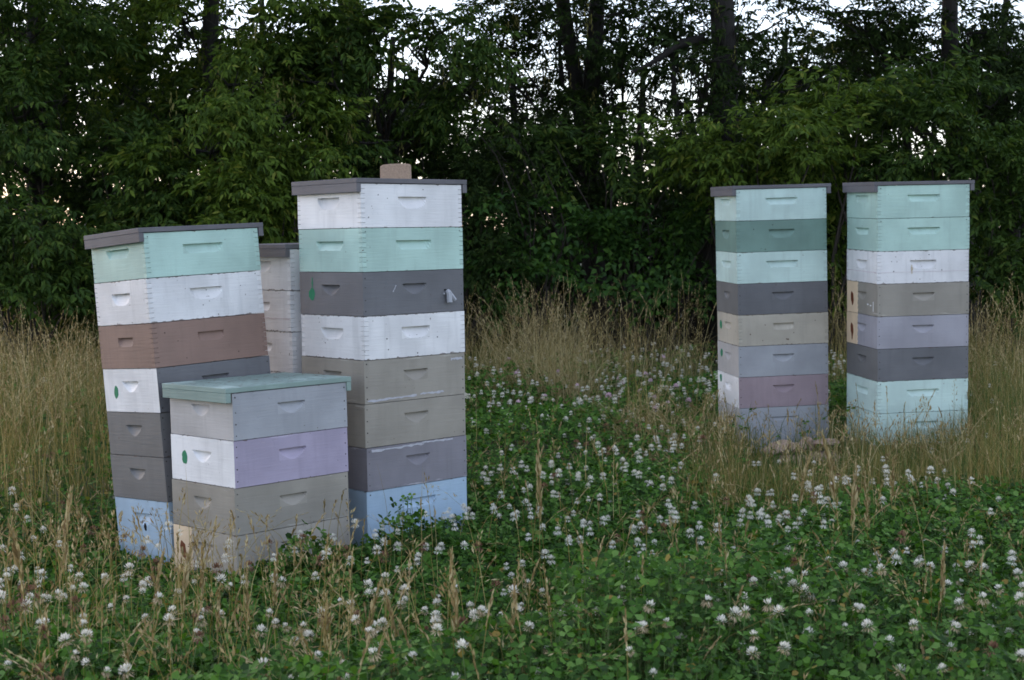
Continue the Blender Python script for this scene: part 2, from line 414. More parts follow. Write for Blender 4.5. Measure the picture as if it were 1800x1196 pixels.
def hive_box(T, wr, wl, h, label, group, paint_r, paint_l, hand, comb, extras=()):
    """T: matrix of the box (origin in the middle of its base)"""
    t = thing('hive_box', label, 'hive box', group=group); t.matrix_world = T
    for side in 'RLBF':
        w = wr if side in 'RB' else wl; off = wl / 2 if side in 'RB' else wr / 2
        cb = None if not comb else (0 if side in 'RB' else 1)
        hand_s = hand if not isinstance(hand, tuple) else (hand[0] if side in 'RB' else hand[1])
        wall, hold = panel(w, h, hand_s, cb)
        pm = P[paint_r if side in 'RB' else paint_l]
        a = ROT[side]; d = Vector((0, -off, 0)); d.rotate(Matrix.Rotation(a, 3, 'Z'))
        p = obj('side_panel' if side in 'RB' else 'end_panel', wall, t, d, (0, 0, a), pm)
        obj('hand_hold', hold, p, mat=pm)
        if side == 'R':
            hw = w / 2; ht = h - 0.0016
            if hand_s == 'long': pts = [(-hw + 0.017, ht - 0.014), (hw - 0.017, ht - 0.014)]
            elif comb: pts = [(random.uniform(-hw, hw) * 0.9, random.uniform(0.01, ht - 0.01)) for _ in range(4)]
            else:
                pts = [(s * (hw - 0.011), ht * q + random.uniform(-.006, .006)) for s in (-1, 1) for q in (0.12, 0.37, 0.62, 0.88)]
            obj('nails', nails_mesh(pts), p, mat=M_nail, kind='stuff')
        for e in extras:
            if e[0] != side: continue
            kind = e[1]
            if kind == 'dot': obj('paint_mark', blob(e[4], e[5], seed=len(label) * 7), p, (e[2], 0, e[3]), mat=M_green_dot)
            elif kind == 'dotdrip':
                obj('paint_mark', blob(e[4], e[5], seed=5), p, (e[2], 0, e[3]), mat=M_green_dot)
                obj('paint_drip', blob(.004, .022, rag=.4, seed=9), p, (e[2] + .004, 0, e[3] + .042), mat=M_green_dot)
            elif kind == 'cream':
                x0, x1 = -w / 2 + 0.0, -w / 2 + e[2]; mb = MB(); n = 14; rr = random.Random(8)
                ed = [(x1 + rr.uniform(-.004, .004), -0.0012, (h - .002) * i / n) for i in range(n + 1)]
                for i in range(n):
                    mb.quad((x0, -0.0012, ed[i][2]), ed[i], ed[i + 1], (x0, -0.0012, ed[i + 1][2]))
                    mb.quad(ed[i], (ed[i][0], 0.0004, ed[i][2]), (ed[i][0], 0.0004, ed[i + 1][2]), ed[i + 1])
                obj('bare_patch', mb.mesh('bare_patch'), p, mat=P['cream'])
                obj('rust_stain', blob(0.019, 0.032, rag=.2, seed=4, drip=e[3]), p, (-w / 2 + e[2] * .5, -0.0013, h * .46), mat=M_knot)
            elif kind == 'hole':
                obj('entrance_hole', blob(0.009, 0.014, rag=.15, seed=2), p, (e[2], 0, e[3]), mat=M_hole)
            elif kind == 'scrape':
                obj('scrape', ragged_strip(e[4], e[5], int(e[2] * 1000) + 7), p, (e[2], 0, e[3]), (0, e[6], 0), mat=M_scrape)
            elif kind == 'drip':
                obj('drip_stain', blob(e[5] * .45, e[4] * .5, 26, .5, seed=6), p, (e[2], 0, e[3]), mat=M_stain)
            elif kind == 'line':
                obj('pale_line', ragged_strip(e[4], e[5], 31), p, (e[2], 0, e[3]), mat=P['pinkwhite'])
            elif kind == 'chalk':
                for bx, bz, bw, bh in ((-.022, 0, .016, .007), (0.016, -.004, .014, .006), (0.050, -.008, .005, .052)):
                    mb = MB(); mb.box(-bw / 2, bw / 2, -0.001, 0.0004, -bh / 2, bh / 2)
                    obj('chalk_mark', mb.mesh('chalk'), p, (e[2] + bx, 0, e[3] + bz), mat=M_chalk)
            elif kind == 'spout':
                mb = MB()                      # a folded strip of tin: standing tab, leaning tab and the dark slot above
                mb.tube([(0, -0.016, -.026), (0, -0.013, .012), (0, -.004, .020)], [.0115, .012, .010], 8)
                g = mb.mesh('tin_spout', smooth=False)
                s_ = obj('tin_spout', g, p, (e[2], 0, e[3]), mat=M_metal)
                mb = MB(); mb.tube([(.010, -.008, .014), (.030, -.014, -.018)], [.006, .0085], 6)
                obj('tin_flap', mb.mesh('tin_flap'), s_, mat=M_metal)
                mb = MB(); mb.box(-.015, .014, -.0012, .0004, .021, .027); obj('slot', mb.mesh('slot'), s_, mat=M_hole)
                mb = MB(); mb.box(-.022, -.014, -.006, .0004, .006, .013); obj('tack', mb.mesh('tack'), s_, mat=M_metal)
    return t

def hive_lid(T, wr, wl, label, mat, board=0.018, cleat=0.034, group='hive covers'):
    t = thing('telescoping_cover', label, 'hive cover', group=group); t.matrix_world = T
    o = 0.024
    def bar(x0, x1, y0, y1, z0, z1, seed):
        """board with slightly worn, chamfered arrises"""
        mb = MB(); c = 0.0011
        v = []
        for z, q in ((z0, c), (z0 + c, 0), (z1 - c, 0), (z1, c)):
            v += [(x0 + q, y0 + q, z), (x1 - q, y0 + q, z), (x1 - q, y1 - q, z), (x0 + q, y1 - q, z)]
        f = [(0, 3, 2, 1), (12, 13, 14, 15)]
        for r in range(3):
            for k in range(4): f.append((r * 4 + k, r * 4 + (k + 1) % 4, r * 4 + 4 + (k + 1) % 4, r * 4 + 4 + k))
        mb.add(v, f); return mb.mesh('board')
    y0, y1 = -wl / 2 - 0.006, wl / 2 + 0.006
    obj('top_board', bar(-wr / 2 - o, wr / 2 + o, y0, y1, 0.002, 0.002 + board, 3), t, mat=mat)
    for s in (-1, 1):
        x0, x1 = sorted((s * (wr / 2 + 0.003), s * (wr / 2 + o - 0.0006)))
        obj('cleat', bar(x0, x1, y0 + 0.001, y1 - 0.001, 0.0015 - cleat, 0.0015, 7), t, mat=mat)
    return t

STACK = {   # near top corner relative to the camera, yaw, two tilts, wall lengths
    'A': (-1.3626, 5.552, 0.0147, 0.7508, -0.0256, -0.0685, 0.411, 0.501),
    'B': (-0.9843, 5.1991, -0.5498, 0.7701, -0.0134, -0.0151, 0.411, 0.502),
    'C': (-0.8903, 6.02, -0.0556, 0.755, 0.004, -0.006, 0.412, 0.503),
    'D': (-0.5657, 5.6634, 0.1921, 0.7453, -0.0036, -0.0043, 0.412, 0.505),
    'E': (1.2026, 7.9901, 0.2123, 0.1396, 0.0164, -0.0161, 0.412, 0.500),
    'F': (1.8774, 7.6643, 0.2141, 0.1604, 0.0262, -0.0073, 0.412, 0.500),
}
def stack_mat(n):
    x, y, z, yaw, tx, ty, wl, wr = STACK[n]
    R = Matrix.Rotation(ty, 4, 'Y') @ Matrix.Rotation(tx, 4, 'X') @ Matrix.Rotation(yaw, 4, 'Z')
    return Matrix.Translation((x, y, z + CAM_Z)) @ R, wl, wr
LO, DE, HA, SL, TN = 'long', 'dee', 'half', 'slot', 'thin'
W_A, W_B, W_C = 'in the far left leaning stack', 'in the short front stack', 'in the half-hidden white stack'
W_D, W_E, W_F = 'in the tall middle stack', 'in the stack behind the rocks', 'in the rightmost stack'
gd = lambda x, z, rx=.016, rz=.024: ('L', 'dot', x, z, rx, rz)
BOXES = {  # label, paint on right-hand face, paint on left-hand face, hand holds, finger joint, extras, height, shift mm
 'A': [('mint green hive box under the brown lid ' + W_A, 'mint', 'mint', LO, True, (), H_MED, 0),
       ('white hive box under the mint box ' + W_A, 'white', 'white', DE, True, (), H_MED, -2),
       ('dusty brown hive box ' + W_A, 'brown', 'brown', SL, True, (), H_MED, -1),
       ('hive box, white end with green dot, slate side, ' + W_A, 'slate', 'white2', HA, False, (gd(-.115, .075),), H_MED, 2),
       ('upper of two plain charcoal hive boxes ' + W_A, 'charcoal', 'charcoal', HA, False, (), H_MED, 1),
       ('lower plain charcoal hive box, above the blue one, ' + W_A, 'charcoal', 'charcoal', HA, False, (), H_MED, -1),
       ('deep blue hive box with dark hole at the bottom of the leaning left stack', 'blue', 'blue', DE, False, (('L', 'hole', .015, .137),), H_DEEP, 2)],
 'B': [('pale blue-grey hive box under the green lid of the short front stack', 'bluegrey', 'palegrey', HA, False, (), H_MED, 3),
       ('hive box with lavender side and white green-dotted end ' + W_B, 'lavender', 'white2', HA, False, (gd(-.115, .085, .017, .025),), H_MED, 1),
       ('taupe hive box below the lavender one ' + W_B, 'taupe', 'taupe', HA, False, (), H_MED, -2),
       ('taupe hive box with cream stained patch at the bottom of the short stack', 'paletaupe', 'paletaupe', HA, False, (('L', 'cream', .125, .0),), H_MED, -2)],
 'C': [('white hive box under the grey lid ' + W_C, 'white', 'white', DE, True, (), H_MED, 0),
       ('second white hive box from the top, pink line across it, ' + W_C, 'white', 'white', SL, True, (('L', 'line', 0, .052, .40, .008),), H_MED, -1),
       ('third white hive box from the top ' + W_C, 'white', 'white', SL, True, (), H_MED, 2)],
 'D': [('white hive box under the brown cover ' + W_D, 'white2', 'white2', DE, True, (), H_MED, -1),
       ('mint green hive box ' + W_D, 'mint', 'mint', LO, True, (), H_MED, 1),
       ('slate hive box with tin spout ' + W_D, 'slate', 'warmgrey', HA, False, (('L', 'dotdrip', -.125, .078, .019, .024), ('R', 'spout', .165, .062), ('R', 'scrape', -.10, .1, .03, .006, -1.0)), H_MED, 0),
       ('chipped white hive box under the slate one ' + W_D, 'white', 'white', DE, True, (), H_MED, 2),
       ('upper taupe hive box with pale bottom scrape ' + W_D, 'taupe', 'taupe', HA, False, (('R', 'scrape', -.12, .012, .24, .012, -.02), ('R', 'scrape', .08, .018, .12, .012, .0), ('R', 'scrape', .21, .145, .06, .014, .0)), H_MED, -1),
       ('lower taupe hive box ' + W_D, 'taupe', 'taupe', HA, False, (), H_MED, -2),
       ('purple-grey hive box with white scrape along its top ' + W_D, 'purplegrey', 'purplegrey', HA, False, (('R', 'scrape', -.10, .155, .26, .013, -.01), ('R', 'scrape', .10, .160, .16, .012, .01)), H_MED, 0),
       ('deep sky blue hive box at the bottom of the tall middle stack', 'blue', 'blue', LO, False, (), H_DEEP, -2)],
 'E': [('pale mint hive box under the lid ' + W_E, 'palemint', 'palemint', LO, True, (), H_MED, -2),
       ('sage green hive box ' + W_E, 'green', 'green', DE, True, (), H_MED, -1),
       ('pale mint hive box under the sage green one ' + W_E, 'palemint', 'palemint', LO, True, (), H_MED, 0),
       ('dark slate hive box ' + W_E, 'slate', 'charcoal', HA, False, (), H_MED, 1),
       ('pale tan hive box with a green dot ' + W_E, 'tan', 'tan', SL, True, (gd(-.135, .095, .022, .024),), H_MED, 3),
       ('light blue-grey hive box with a green dot ' + W_E, 'bluegrey', 'palegrey', HA, False, (gd(-.125, .105, .022, .022),), H_MED, 1),
       ('dusty pink hive box with white end and green dot ' + W_E, 'pink', 'white2', HA, False, (gd(-.14, .13, .02, .022),), H_MED, -1),
       ('deep blue-grey hive box standing behind the rocks', 'bluegrey', 'palegrey', TN, False, (('L', 'hole', .01, .165),), H_DEEP, 0)],
 'F': [('mint green hive box under the lid ' + W_F, 'mint', 'mint', LO, True, (), H_MED, -1),
       ('second mint green hive box, above the white one, ' + W_F, 'mint', 'mint', LO, True, (), H_MED, 1),
       ('white hive box with brown drip stain ' + W_F, 'white', 'white', DE, True, (('R', 'line', 0, .058, .49, .005), ('L', 'line', 0, .058, .40, .008), ('R', 'drip', -.062, .072, .04, .010)), H_MED, -1),
       ('taupe hive box with cream patch and white chalk marks ' + W_F, 'taupe', 'taupe', HA, False, (('L', 'cream', .15, .012), ('L', 'chalk', .10, .055)), H_MED, 2),
       ('lavender grey hive box with cream rust-stained patch ' + W_F, 'lavgrey', 'lavgrey', HA, False, (('L', 'cream', .15, .03),), H_MED, 1),
       ('dark slate hive box above two mint boxes ' + W_F, 'slate', 'charcoal', HA, False, (), H_MED, 1),
       ('pale mint hive box under the slate one ' + W_F, 'palemint', 'palemint', LO, True, (), H_MED, 1),
       ('pale mint hive box at the bottom of the rightmost stack behind grass', 'palemint', 'palemint', LO, True, (), H_MED, 1)],
}
for k in range(4):
    BOXES['C'].append((['fourth white hive box from the top', 'fifth white hive box from the top', 'sixth white hive box from the top', 'bottom white hive box'][k] + ' ' + W_C, 'white', 'white', DE, True, (), H_MED if k < 3 else 0.16, 0))
GROUPS = {'A': 'boxes of the leaning left stack', 'B': 'boxes of the short front stack', 'C': 'boxes of the hidden white stack',
          'D': 'boxes of the tall middle stack', 'E': 'boxes of the stack behind the rocks', 'F': 'boxes of the rightmost stack'}
LIDS = {'A': ('worn grey-brown wooden lid on the leaning stack at far left', 'lidbrown'),
        'B': ('faded green wooden lid on the short stack in front', 'lidgreen'),
        'C': ('grey wooden lid on the white stack half hidden at the back', 'lidbrown'),
        'D': ('grey-brown wooden lid under the tan block on the tall middle stack', 'lidbrown'),
        'E': ('weathered wooden lid on the tall stack behind the rocks', 'lidbrown'),
        'F': ('weathered wooden lid on the rightmost tall stack', 'lidbrown')}
TOPS = {}
for n in 'ABCDEF':
    S, wl, wr = stack_mat(n)
    d = 0.0
    for i, (label, pr, pl, hand, comb, extras, h, shift) in enumerate(BOXES[n]):
        d += h
        T = S @ Matrix.Translation((wr / 2 + 0.0007 * shift, wl / 2 - 0.0007 * shift, -d)) @ Matrix.Rotation(math.radians(random.uniform(-0.35, 0.35)), 4, 'Z')
        hive_box(T, wr, wl, h, label, GROUPS[n], pr, pl, hand, comb, extras)
    T = S @ Matrix.Translation((wr / 2, wl / 2, -0.0016)) @ Matrix.Rotation(math.radians({'A': .5, 'B': -.4, 'D': .4}.get(n, 0.1)), 4, 'Z')
    TOPS[n] = T
    hive_lid(T, wr, wl, LIDS[n][0], P[LIDS[n][1]])
    # weathered board the stack stands on
    zb = (S @ Vector((wr / 2, wl / 2, -d))).z
    ground_z = float(gz(S.translation.x, S.translation.y))
    base = thing('bottom_board', {'A': 'weathered wooden board under the leaning left stack', 'B': 'weathered wooden board under the short front stack',
        'C': 'weathered wooden board under the hidden white stack', 'D': 'weathered wooden board under the tall middle stack',
        'E': 'weathered wooden board under the stack behind the rocks', 'F': 'weathered wooden board under the rightmost stack'}[n], 'bottom board', group='boards under the hives')
    base.matrix_world = S @ Matrix.Translation((wr / 2, wl / 2, -d - 0.022))
    mb = MB(); mb.box(-wr / 2 - .02, wr / 2 + .004, -wl / 2, wl / 2, 0, 0.02); obj('floor_board', mb.mesh('floor_board'), base, mat=M_oldwood)
    for s in (-1, 1):
        mb = MB(); mb.box(-wr / 2 - .018, wr / 2 + .002, s * (wl / 2 - .03) - .025, s * (wl / 2 - .03) + .025, -0.10, -0.0015)
        obj('runner', mb.mesh('runner'), base, mat=M_oldwood)

# tan paver block on the middle lid: slightly bowed front, broken left corner
mb = MB()
prof = [(-.060, .012), (-.060, -.03), (-.048, -.038), (-.02, -.044), (.02, -.044), (.05, -.040), (.058, -.034), (.058, .04), (.0, .05), (-.05, .045)]
hts = [.053, .054, .060, .0625, .0635, .062, .0605, .060, .061, .056]
n = len(prof)
low = [(x * 1.01, y * 1.01, 0) for x, y in prof]; mid = [(x, y, h_ - .003) for (x, y), h_ in zip(prof, hts)]; top = [(x * .985, y * .98, h_) for (x, y), h_ in zip(prof, hts)]
mb.add(low + mid + top, [[k, (k + 1) % n, n + (k + 1) % n, n + k] for k in range(n)] + [[n + k, n + (k + 1) % n, 2 * n + (k + 1) % n, 2 * n + k] for k in range(n)] + [list(range(2 * n, 3 * n)), list(range(n))[::-1]])
pv = thing('paver_block', 'tan concrete block standing on the lid of the tall middle stack', 'block', me=mb.mesh('paver_block', [M_paver]))
pv.matrix_world = TOPS['D'] @ Matrix.Translation((.038, -.058, .0215)) @ Matrix.Rotation(math.radians(-43), 4, 'Z')

# rocks at the foot of the stack
def rock(label, c, size, rz, seed):
    r = np.random.default_rng(seed)
    # ico-like sphere clipped by random planes
    pts = r.normal(size=(260, 3)); pts /= np.linalg.norm(pts, axis=1)[:, None]
    nrm = r.normal(size=(11, 3)); nrm /= np.linalg.norm(nrm, axis=1)[:, None]; dd = r.uniform(.62, .86, 11)
    for q, d_ in zip(nrm, dd):
        e = pts @ q; pts = np.where((e > d_)[:, None], pts - (e - d_)[:, None] * q, pts)
    pts *= np.array(size) / 2
    import bmesh
    bm = bmesh.new()
    for p_ in pts: bm.verts.new(p_)
    bmesh.ops.convex_hull(bm, input=bm.verts[:])
    for v in [v for v in bm.verts if not v.link_faces]: bm.verts.remove(v)
    me = bpy.data.meshes.new('rock'); bm.to_mesh(me); bm.free(); me.materials.append(M_rock)
    return thing('rock', label, 'rock', c, (r.uniform(-.15, .15), r.uniform(-.15, .15), rz), 'rocks at the foot of the hive stack', me)
rock('pinkish slab rock sloping at the left end of the rock pile', at(1364, 788, 7.72), (.18, .16, .055), .3, 1).rotation_euler = (0.1, -.34, .2)
rock('squarish pink rock second from left on the rock pile', at(1398, 786, 7.70), (.12, .15, .06), -.2, 2)
rock('broken reddish rock standing in the middle of the pile', at(1420, 780, 7.76), (.085, .12, .075), .5, 3)
rock('long flat pinkish rock at the right end of the rock pile', at(1452, 779, 7.74), (.16, .16, .045), .1, 4)
rock('flat grey-pink rock lowest under the pile', at(1395, 808, 7.68), (.25, .22, .075), .4, 5)
rock('half buried flat rock under the right end of the pile', at(1446, 806, 7.70), (.19, .2, .075), 1.1, 6)

# ------------------------------------------------------------------ vegetation tools
def rotz(a):
    c, s = np.cos(a), np.sin(a); o = np.zeros_like(a); i = np.ones_like(a)
    return np.stack([np.stack([c, -s, o], -1), np.stack([s, c, o], -1), np.stack([o, o, i], -1)], -2)
def frames(dirs, roll=None):
    """rotation matrices whose x axis follows dirs and whose z axis stays as upright as it can"""
    x = dirs / np.linalg.norm(dirs, axis=1)[:, None]
    up = np.tile([0., 0, 1], (len(x), 1)) + rng.normal(size=x.shape) * 0.25
    y = np.cross(up, x); y /= np.linalg.norm(y, axis=1)[:, None] + 1e-9
    z = np.cross(x, y)
    return np.stack([x, y, z], -1)
def instance(pv, pf, R, pos, scale):
    V = np.einsum('nij,vj->nvi', R * scale[:, None, None], pv) + pos[:, None, :]
    Fc = pf[None] + (np.arange(len(pos)) * len(pv))[:, None, None]
    return V.reshape(-1, 3), Fc.reshape(-1, pf.shape[1])
def join(parts):
    vs, fs, b = [], [], 0
    for v, f in parts:
        vs.append(v); fs.append(f + b); b += len(v)
    return np.concatenate(vs), np.concatenate(fs)

def leaflet(L, W, fold=0.25, droop=0.2):
    """six-vertex leaf blade along +x, folded on its midrib: two quads"""
    v = np.array([[0, 0, 0], [.33 * L, .5 * W, fold * W * .5], [.7 * L, .33 * W, fold * W * .3 - droop * L * .25], [L, 0, -droop * L * .6], [.7 * L, -.33 * W, fold * W * .3 - droop * L * .25], [.33 * L, -.5 * W, fold * W * .5]])
    return v, np.array([[0, 1, 2, 3], [0, 3, 4, 5]])
def leaf_spray(seed, simple=False, L=.070, W=.026, n_leaf=8, n_let=5, length=.40):
    """a twig's worth of compound leaves along +x"""
    r = np.random.default_rng(seed); parts = []
    for k in range(n_leaf):
        t = (k + .6) / n_leaf; side = 1 if k % 2 else -1
        base = np.array([t * length, 0, -0.10 * t * t])
        a = side * r.uniform(.55, 1.25) * (1 - .5 * t); dn = r.uniform(-.1, .55)
        d = np.array([math.cos(a) * math.cos(dn), math.sin(a) * math.cos(dn), -math.sin(dn)])
        pet = r.uniform(.05, .09)
        for q in range(n_let):
            if q == n_let - 1: o = base + d * pet * 1.5; b2 = 0
            else: o = base + d * (pet * (.75 + .45 * (q // 2))); b2 = (1 if q % 2 else -1) * r.uniform(.7, 1.1)
            s = r.uniform(.75, 1.15)
            lv, lf = leaflet(L * s, W * s, .3, r.uniform(.1, .5))
            if simple: lv, lf = lv[[0, 1, 3, 5]], np.array([[0, 1, 2, 3]])
            aa = math.atan2(d[1], d[0]) + b2; dd = dn + r.uniform(-.15, .45)
            ca, sa, cd, sd = math.cos(aa), math.sin(aa), math.cos(dd), math.sin(dd)
            R = np.array([[ca * cd, -sa, ca * sd], [sa * cd, ca, sa * sd], [-sd, 0, cd]])
            tw = r.uniform(-.6, .6); ct, st_ = math.cos(tw), math.sin(tw)
            R = R @ np.array([[1, 0, 0], [0, ct, -st_], [0, st_, ct]])
            parts.append((lv @ R.T + o, lf))
    return join(parts)
SPRAY = [leaf_spray(s) for s in range(6)]
SPRAY_S = [leaf_spray(s + 40, True) for s in range(6)]
SPRAY_M = [leaf_spray(s + 120, True) for s in range(6)]
BUSH = [leaf_spray(s + 80, True, .055, .040, 8, 3, .30) for s in range(6)]

def foliage(lobes, protos, per_m2, scale=(0.8, 1.2), shell=0.45):
    """lobes: (centre, radii, density factor); sprays point outwards, sagging"""
    parts = []
    for c, rad, dens in lobes:
        c = np.asarray(c); rad = np.asarray(rad, float)
        n = int(per_m2 * dens * PI * math.sqrt(rad[0] * max(rad[1], .3)) * rad[2]) + 3
        # the sprays gather on the boughs: sub-clusters round the lobe, dark hollows between them
        K = max(5, int(n / 16)); cu = rng.normal(size=(K, 3)); cu /= np.linalg.norm(cu, axis=1)[:, None]
        cc = cu * (shell + (1.05 - shell) * rng.random((K, 1)))
        w = rng.integers(0, K, n); sd = .24 + .10 * rng.random(K)
        u = cc[w] + rng.normal(size=(n, 3)) * sd[w][:, None] * [1, 1, .62]
        pos = c + u * rad
        u = u / (np.linalg.norm(u, axis=1)[:, None] + .1)
        d = u * [1, 1, .5] + rng.normal(size=(n, 3)) * .45 + [0, 0, -.15]
        d[:, 1] -= .15
        R = frames(d); s = rng.uniform(*scale, n)
        keep = pos[:, 2] > 0.05
        pos, R, s = pos[keep], R[keep], s[keep]
        which = rng.integers(0, len(protos), len(pos))
        for k, (pv_, pf_) in enumerate(protos):
            m_ = which == k
            if m_.any(): parts.append(instance(pv_, pf_, R[m_], pos[m_] - R[m_][:, :, 0] * .2, s[m_]))
    return join(parts)

def limb_path(a, b, n=7, wob=.12, sag=.0):
    a, b = np.asarray(a, float), np.asarray(b, float); L = np.linalg.norm(b - a); out = []
    ph = rng.uniform(0, 6, 3)
    for i in range(n + 1):
        t = i / n; w = math.sin(PI * t) * wob * L
        out.append(a + (b - a) * t + np.array([math.sin(4 * t + ph[0]), math.sin(5 * t + ph[1]), .6 * math.sin(4 * t + ph[2])]) * w * .5 + [0, 0, sag * L * math.sin(PI * t)])
    return out

SEED_V, SEED_F = [], None
def seed_cluster_proto():
    parts = []; r = np.random.default_rng(3)
    for k in range(10):
        lv, lf = leaflet(.035, .011, .2, .2); lv = lv[[0, 1, 3, 5]]; lf = np.array([[0, 1, 2, 3]])
        a = r.uniform(0, 6.28); Rm = np.array([[0, -math.sin(a), math.cos(a)], [0, math.cos(a), math.sin(a)], [-1, 0, 0]])
        tilt = r.uniform(-.4, .4)
        parts.append((lv @ Rm.T + [math.cos(a) * .02 + tilt * .01, math.sin(a) * .02, -.02 - k * .013], lf))
    return join(parts)
SEEDC = seed_cluster_proto()

def tree(label, base, rad, height, lobes, protos, mat, per_m2, lean=(0, 0), fork=None, seeds=0, limbs=(), upper=True):
    bx, by = base; z0 = float(gz(np.array(bx), np.array(by)))
    t = thing('tree', label, 'tree', (bx, by, z0), group='trees of the dark tree line')
    P0 = np.array([bx, by, z0])
    # trunk
    top = P0 + [lean[0] * height, lean[1] * height, height]
    path = [np.asarray(p) - P0 for p in limb_path(P0 - [0, 0, .1], top, 10, .05)]
    rads = [rad * (1.35 if i == 0 else 1.08 if i == 1 else 1 - .065 * i) for i in range(11)]
    mb = MB(); mb.tube(path, rads, 10, wob=.07); obj('trunk', mb.mesh('trunk', [M_bark], True), t)
    if fork is not None:
        f0 = path[2]; mb = MB(); e = f0 + np.array([fork[0], fork[1], height - f0[2] - .2])
        mb.tube([np.asarray(p) for p in limb_path(f0, e, 8, .06)], [rad * .8 * (1 - .08 * i) for i in range(9)], 9, wob=.07)
        obj('second_trunk', mb.mesh('second_trunk', [M_bark], True), t)
    # limbs to every lobe, with side twigs
    for c, r_, d_ in lobes:
        c = np.asarray(c) - P0
        k = int(np.clip(c[2] / height * 10 - 2, 2, 8)); a = path[k]
        lp = limb_path(a, c, 7, .16, .05); r0 = rads[k] * rng.uniform(.22, .38)
        mb = MB(); mb.tube(lp, [r0 * (1 - .11 * i) for i in range(8)], 6, wob=.05)
        for q in range(9):
            s = lp[rng.integers(3, 8)]; u = rng.normal(size=3); u /= np.linalg.norm(u); u[2] = abs(u[2]) * .7 - .15
            e = c + u * np.asarray(r_) * .9
            mb.tube(limb_path(s, e, 4, .15), [.012, .010, .008, .006, .004], 4, cap=False)
        obj('limb', mb.mesh('limb', [M_bark], True), t)
    for a_, b_, r0 in limbs:
        mb = MB(); lp = limb_path(np.asarray(a_) - P0, np.asarray(b_) - P0, 8, .14, .04)
        mb.tube(lp, [r0 * (1 - .09 * i) for i in range(9)], 7, wob=.06)
        obj('limb', mb.mesh('limb', [M_bark], True), t)
    parts = [foliage(lobes, protos, per_m2)]
    if upper:      # the part of the crown above the picture, coarser
        up = [((bx + lean[0] * height + rng.uniform(-1.3, 1.3), by + rng.uniform(-.6, .9), rng.uniform(4.6, height + 1)), (1.5, 1.3, 1.0), 1.0) for _ in range(5)]
        parts.append(foliage(up, SPRAY_S, 26, (1.6, 2.2)))
    v, f = join(parts)
    obj('crown', mesh_from('crown', v - P0, f, [mat]), t)
    if seeds:
        ps = []
        for c, r_, d_ in lobes:
            n_ = int(seeds * r_[0] * r_[2]) + 1
            u = rng.normal(size=(n_, 3)); u /= np.linalg.norm(u, axis=1)[:, None]; u[:, 1] = -abs(u[:, 1])
            ps.append(instance(SEEDC[0], SEEDC[1], rotz(rng.uniform(0, 6.28, n_)), np.asarray(c) + u * r_ * rng.uniform(.6, 1.05, (n_, 1)), rng.uniform(.8, 1.5, n_)))
        v, f = join(ps); obj('seed_clusters', mesh_from('seed_clusters', v - P0, f, [M_seed_c]), t, kind='stuff')
    return t
def lobe(px, py, dep, rpx, rpy, ry, dens=1.0):
    """a leaf mass seen round pixel px,py, dep metres away"""
    k = dep / F_PX
    return (at(px, py, dep), (rpx * k, ry, rpy * k), dens)
def foot(px, dep): return ((px - 900) / F_PX * dep, dep)

def back_tree(label, px, dep, h_, rpx, dens=27):
    k = dep / F_PX; c = at(px, 0, dep); zt = h_
    lobes = [((c[0] + rng.uniform(-.5, .5) * rpx * k, dep + rng.uniform(-.5, .5), zt * f_), (rpx * k * .75, .7, zt * .2), 1.0) for f_ in (.3, .52, .74, .9)]
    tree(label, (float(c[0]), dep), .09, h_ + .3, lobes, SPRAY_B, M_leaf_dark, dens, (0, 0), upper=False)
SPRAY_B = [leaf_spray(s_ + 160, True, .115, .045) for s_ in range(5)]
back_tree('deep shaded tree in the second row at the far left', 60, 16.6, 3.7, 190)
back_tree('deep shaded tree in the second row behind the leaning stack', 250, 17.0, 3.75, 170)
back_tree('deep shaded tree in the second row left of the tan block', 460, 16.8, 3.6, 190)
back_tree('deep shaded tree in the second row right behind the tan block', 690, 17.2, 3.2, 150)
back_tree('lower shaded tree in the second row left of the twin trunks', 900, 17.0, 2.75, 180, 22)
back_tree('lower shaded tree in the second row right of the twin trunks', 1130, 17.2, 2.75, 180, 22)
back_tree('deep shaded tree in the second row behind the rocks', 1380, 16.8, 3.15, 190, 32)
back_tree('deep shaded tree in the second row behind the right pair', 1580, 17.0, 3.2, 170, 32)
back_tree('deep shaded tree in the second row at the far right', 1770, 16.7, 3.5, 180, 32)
tree('dark tree at the left edge with low drooping leafy branches', foot(95, 13.6), .13, 6.2,
     [lobe(40, 60, 12.6, 150, 130, .7, 1.1), lobe(20, 190, 12.2, 130, 100, .6, 1.1), lobe(170, 40, 13.8, 120, 110, .7, .9), lobe(215, 180, 14.2, 100, 110, .5, .8), lobe(60, 280, 13.2, 150, 70, .5, 1.0), lobe(-120, 120, 13, 140, 200, .8), lobe(120, 130, 14.6, 120, 120, .5, .8)],
     SPRAY, M_leaf, 84, (-.02, .01), seeds=0)
tree('leafy tree with bright foliage behind the leaning left stack', foot(405, 13.4), .11, 6.0,
     [lobe(440, 60, 12.2, 130, 90, .6, 1.15), lobe(400, 150, 11.9, 120, 80, .55, 1.15), lobe(480, 210, 11.8, 100, 90, .5, 1.2), lobe(320, 40, 13.4, 110, 90, .6, .7), lobe(370, 270, 11.9, 110, 60, .45, 1.0), lobe(300, 170, 13.6, 110, 120, .4, .9), lobe(560, 60, 13.6, 70, 90, .4, .9)],
     SPRAY, M_leaf_light, 90, (.02, 0), seeds=14)
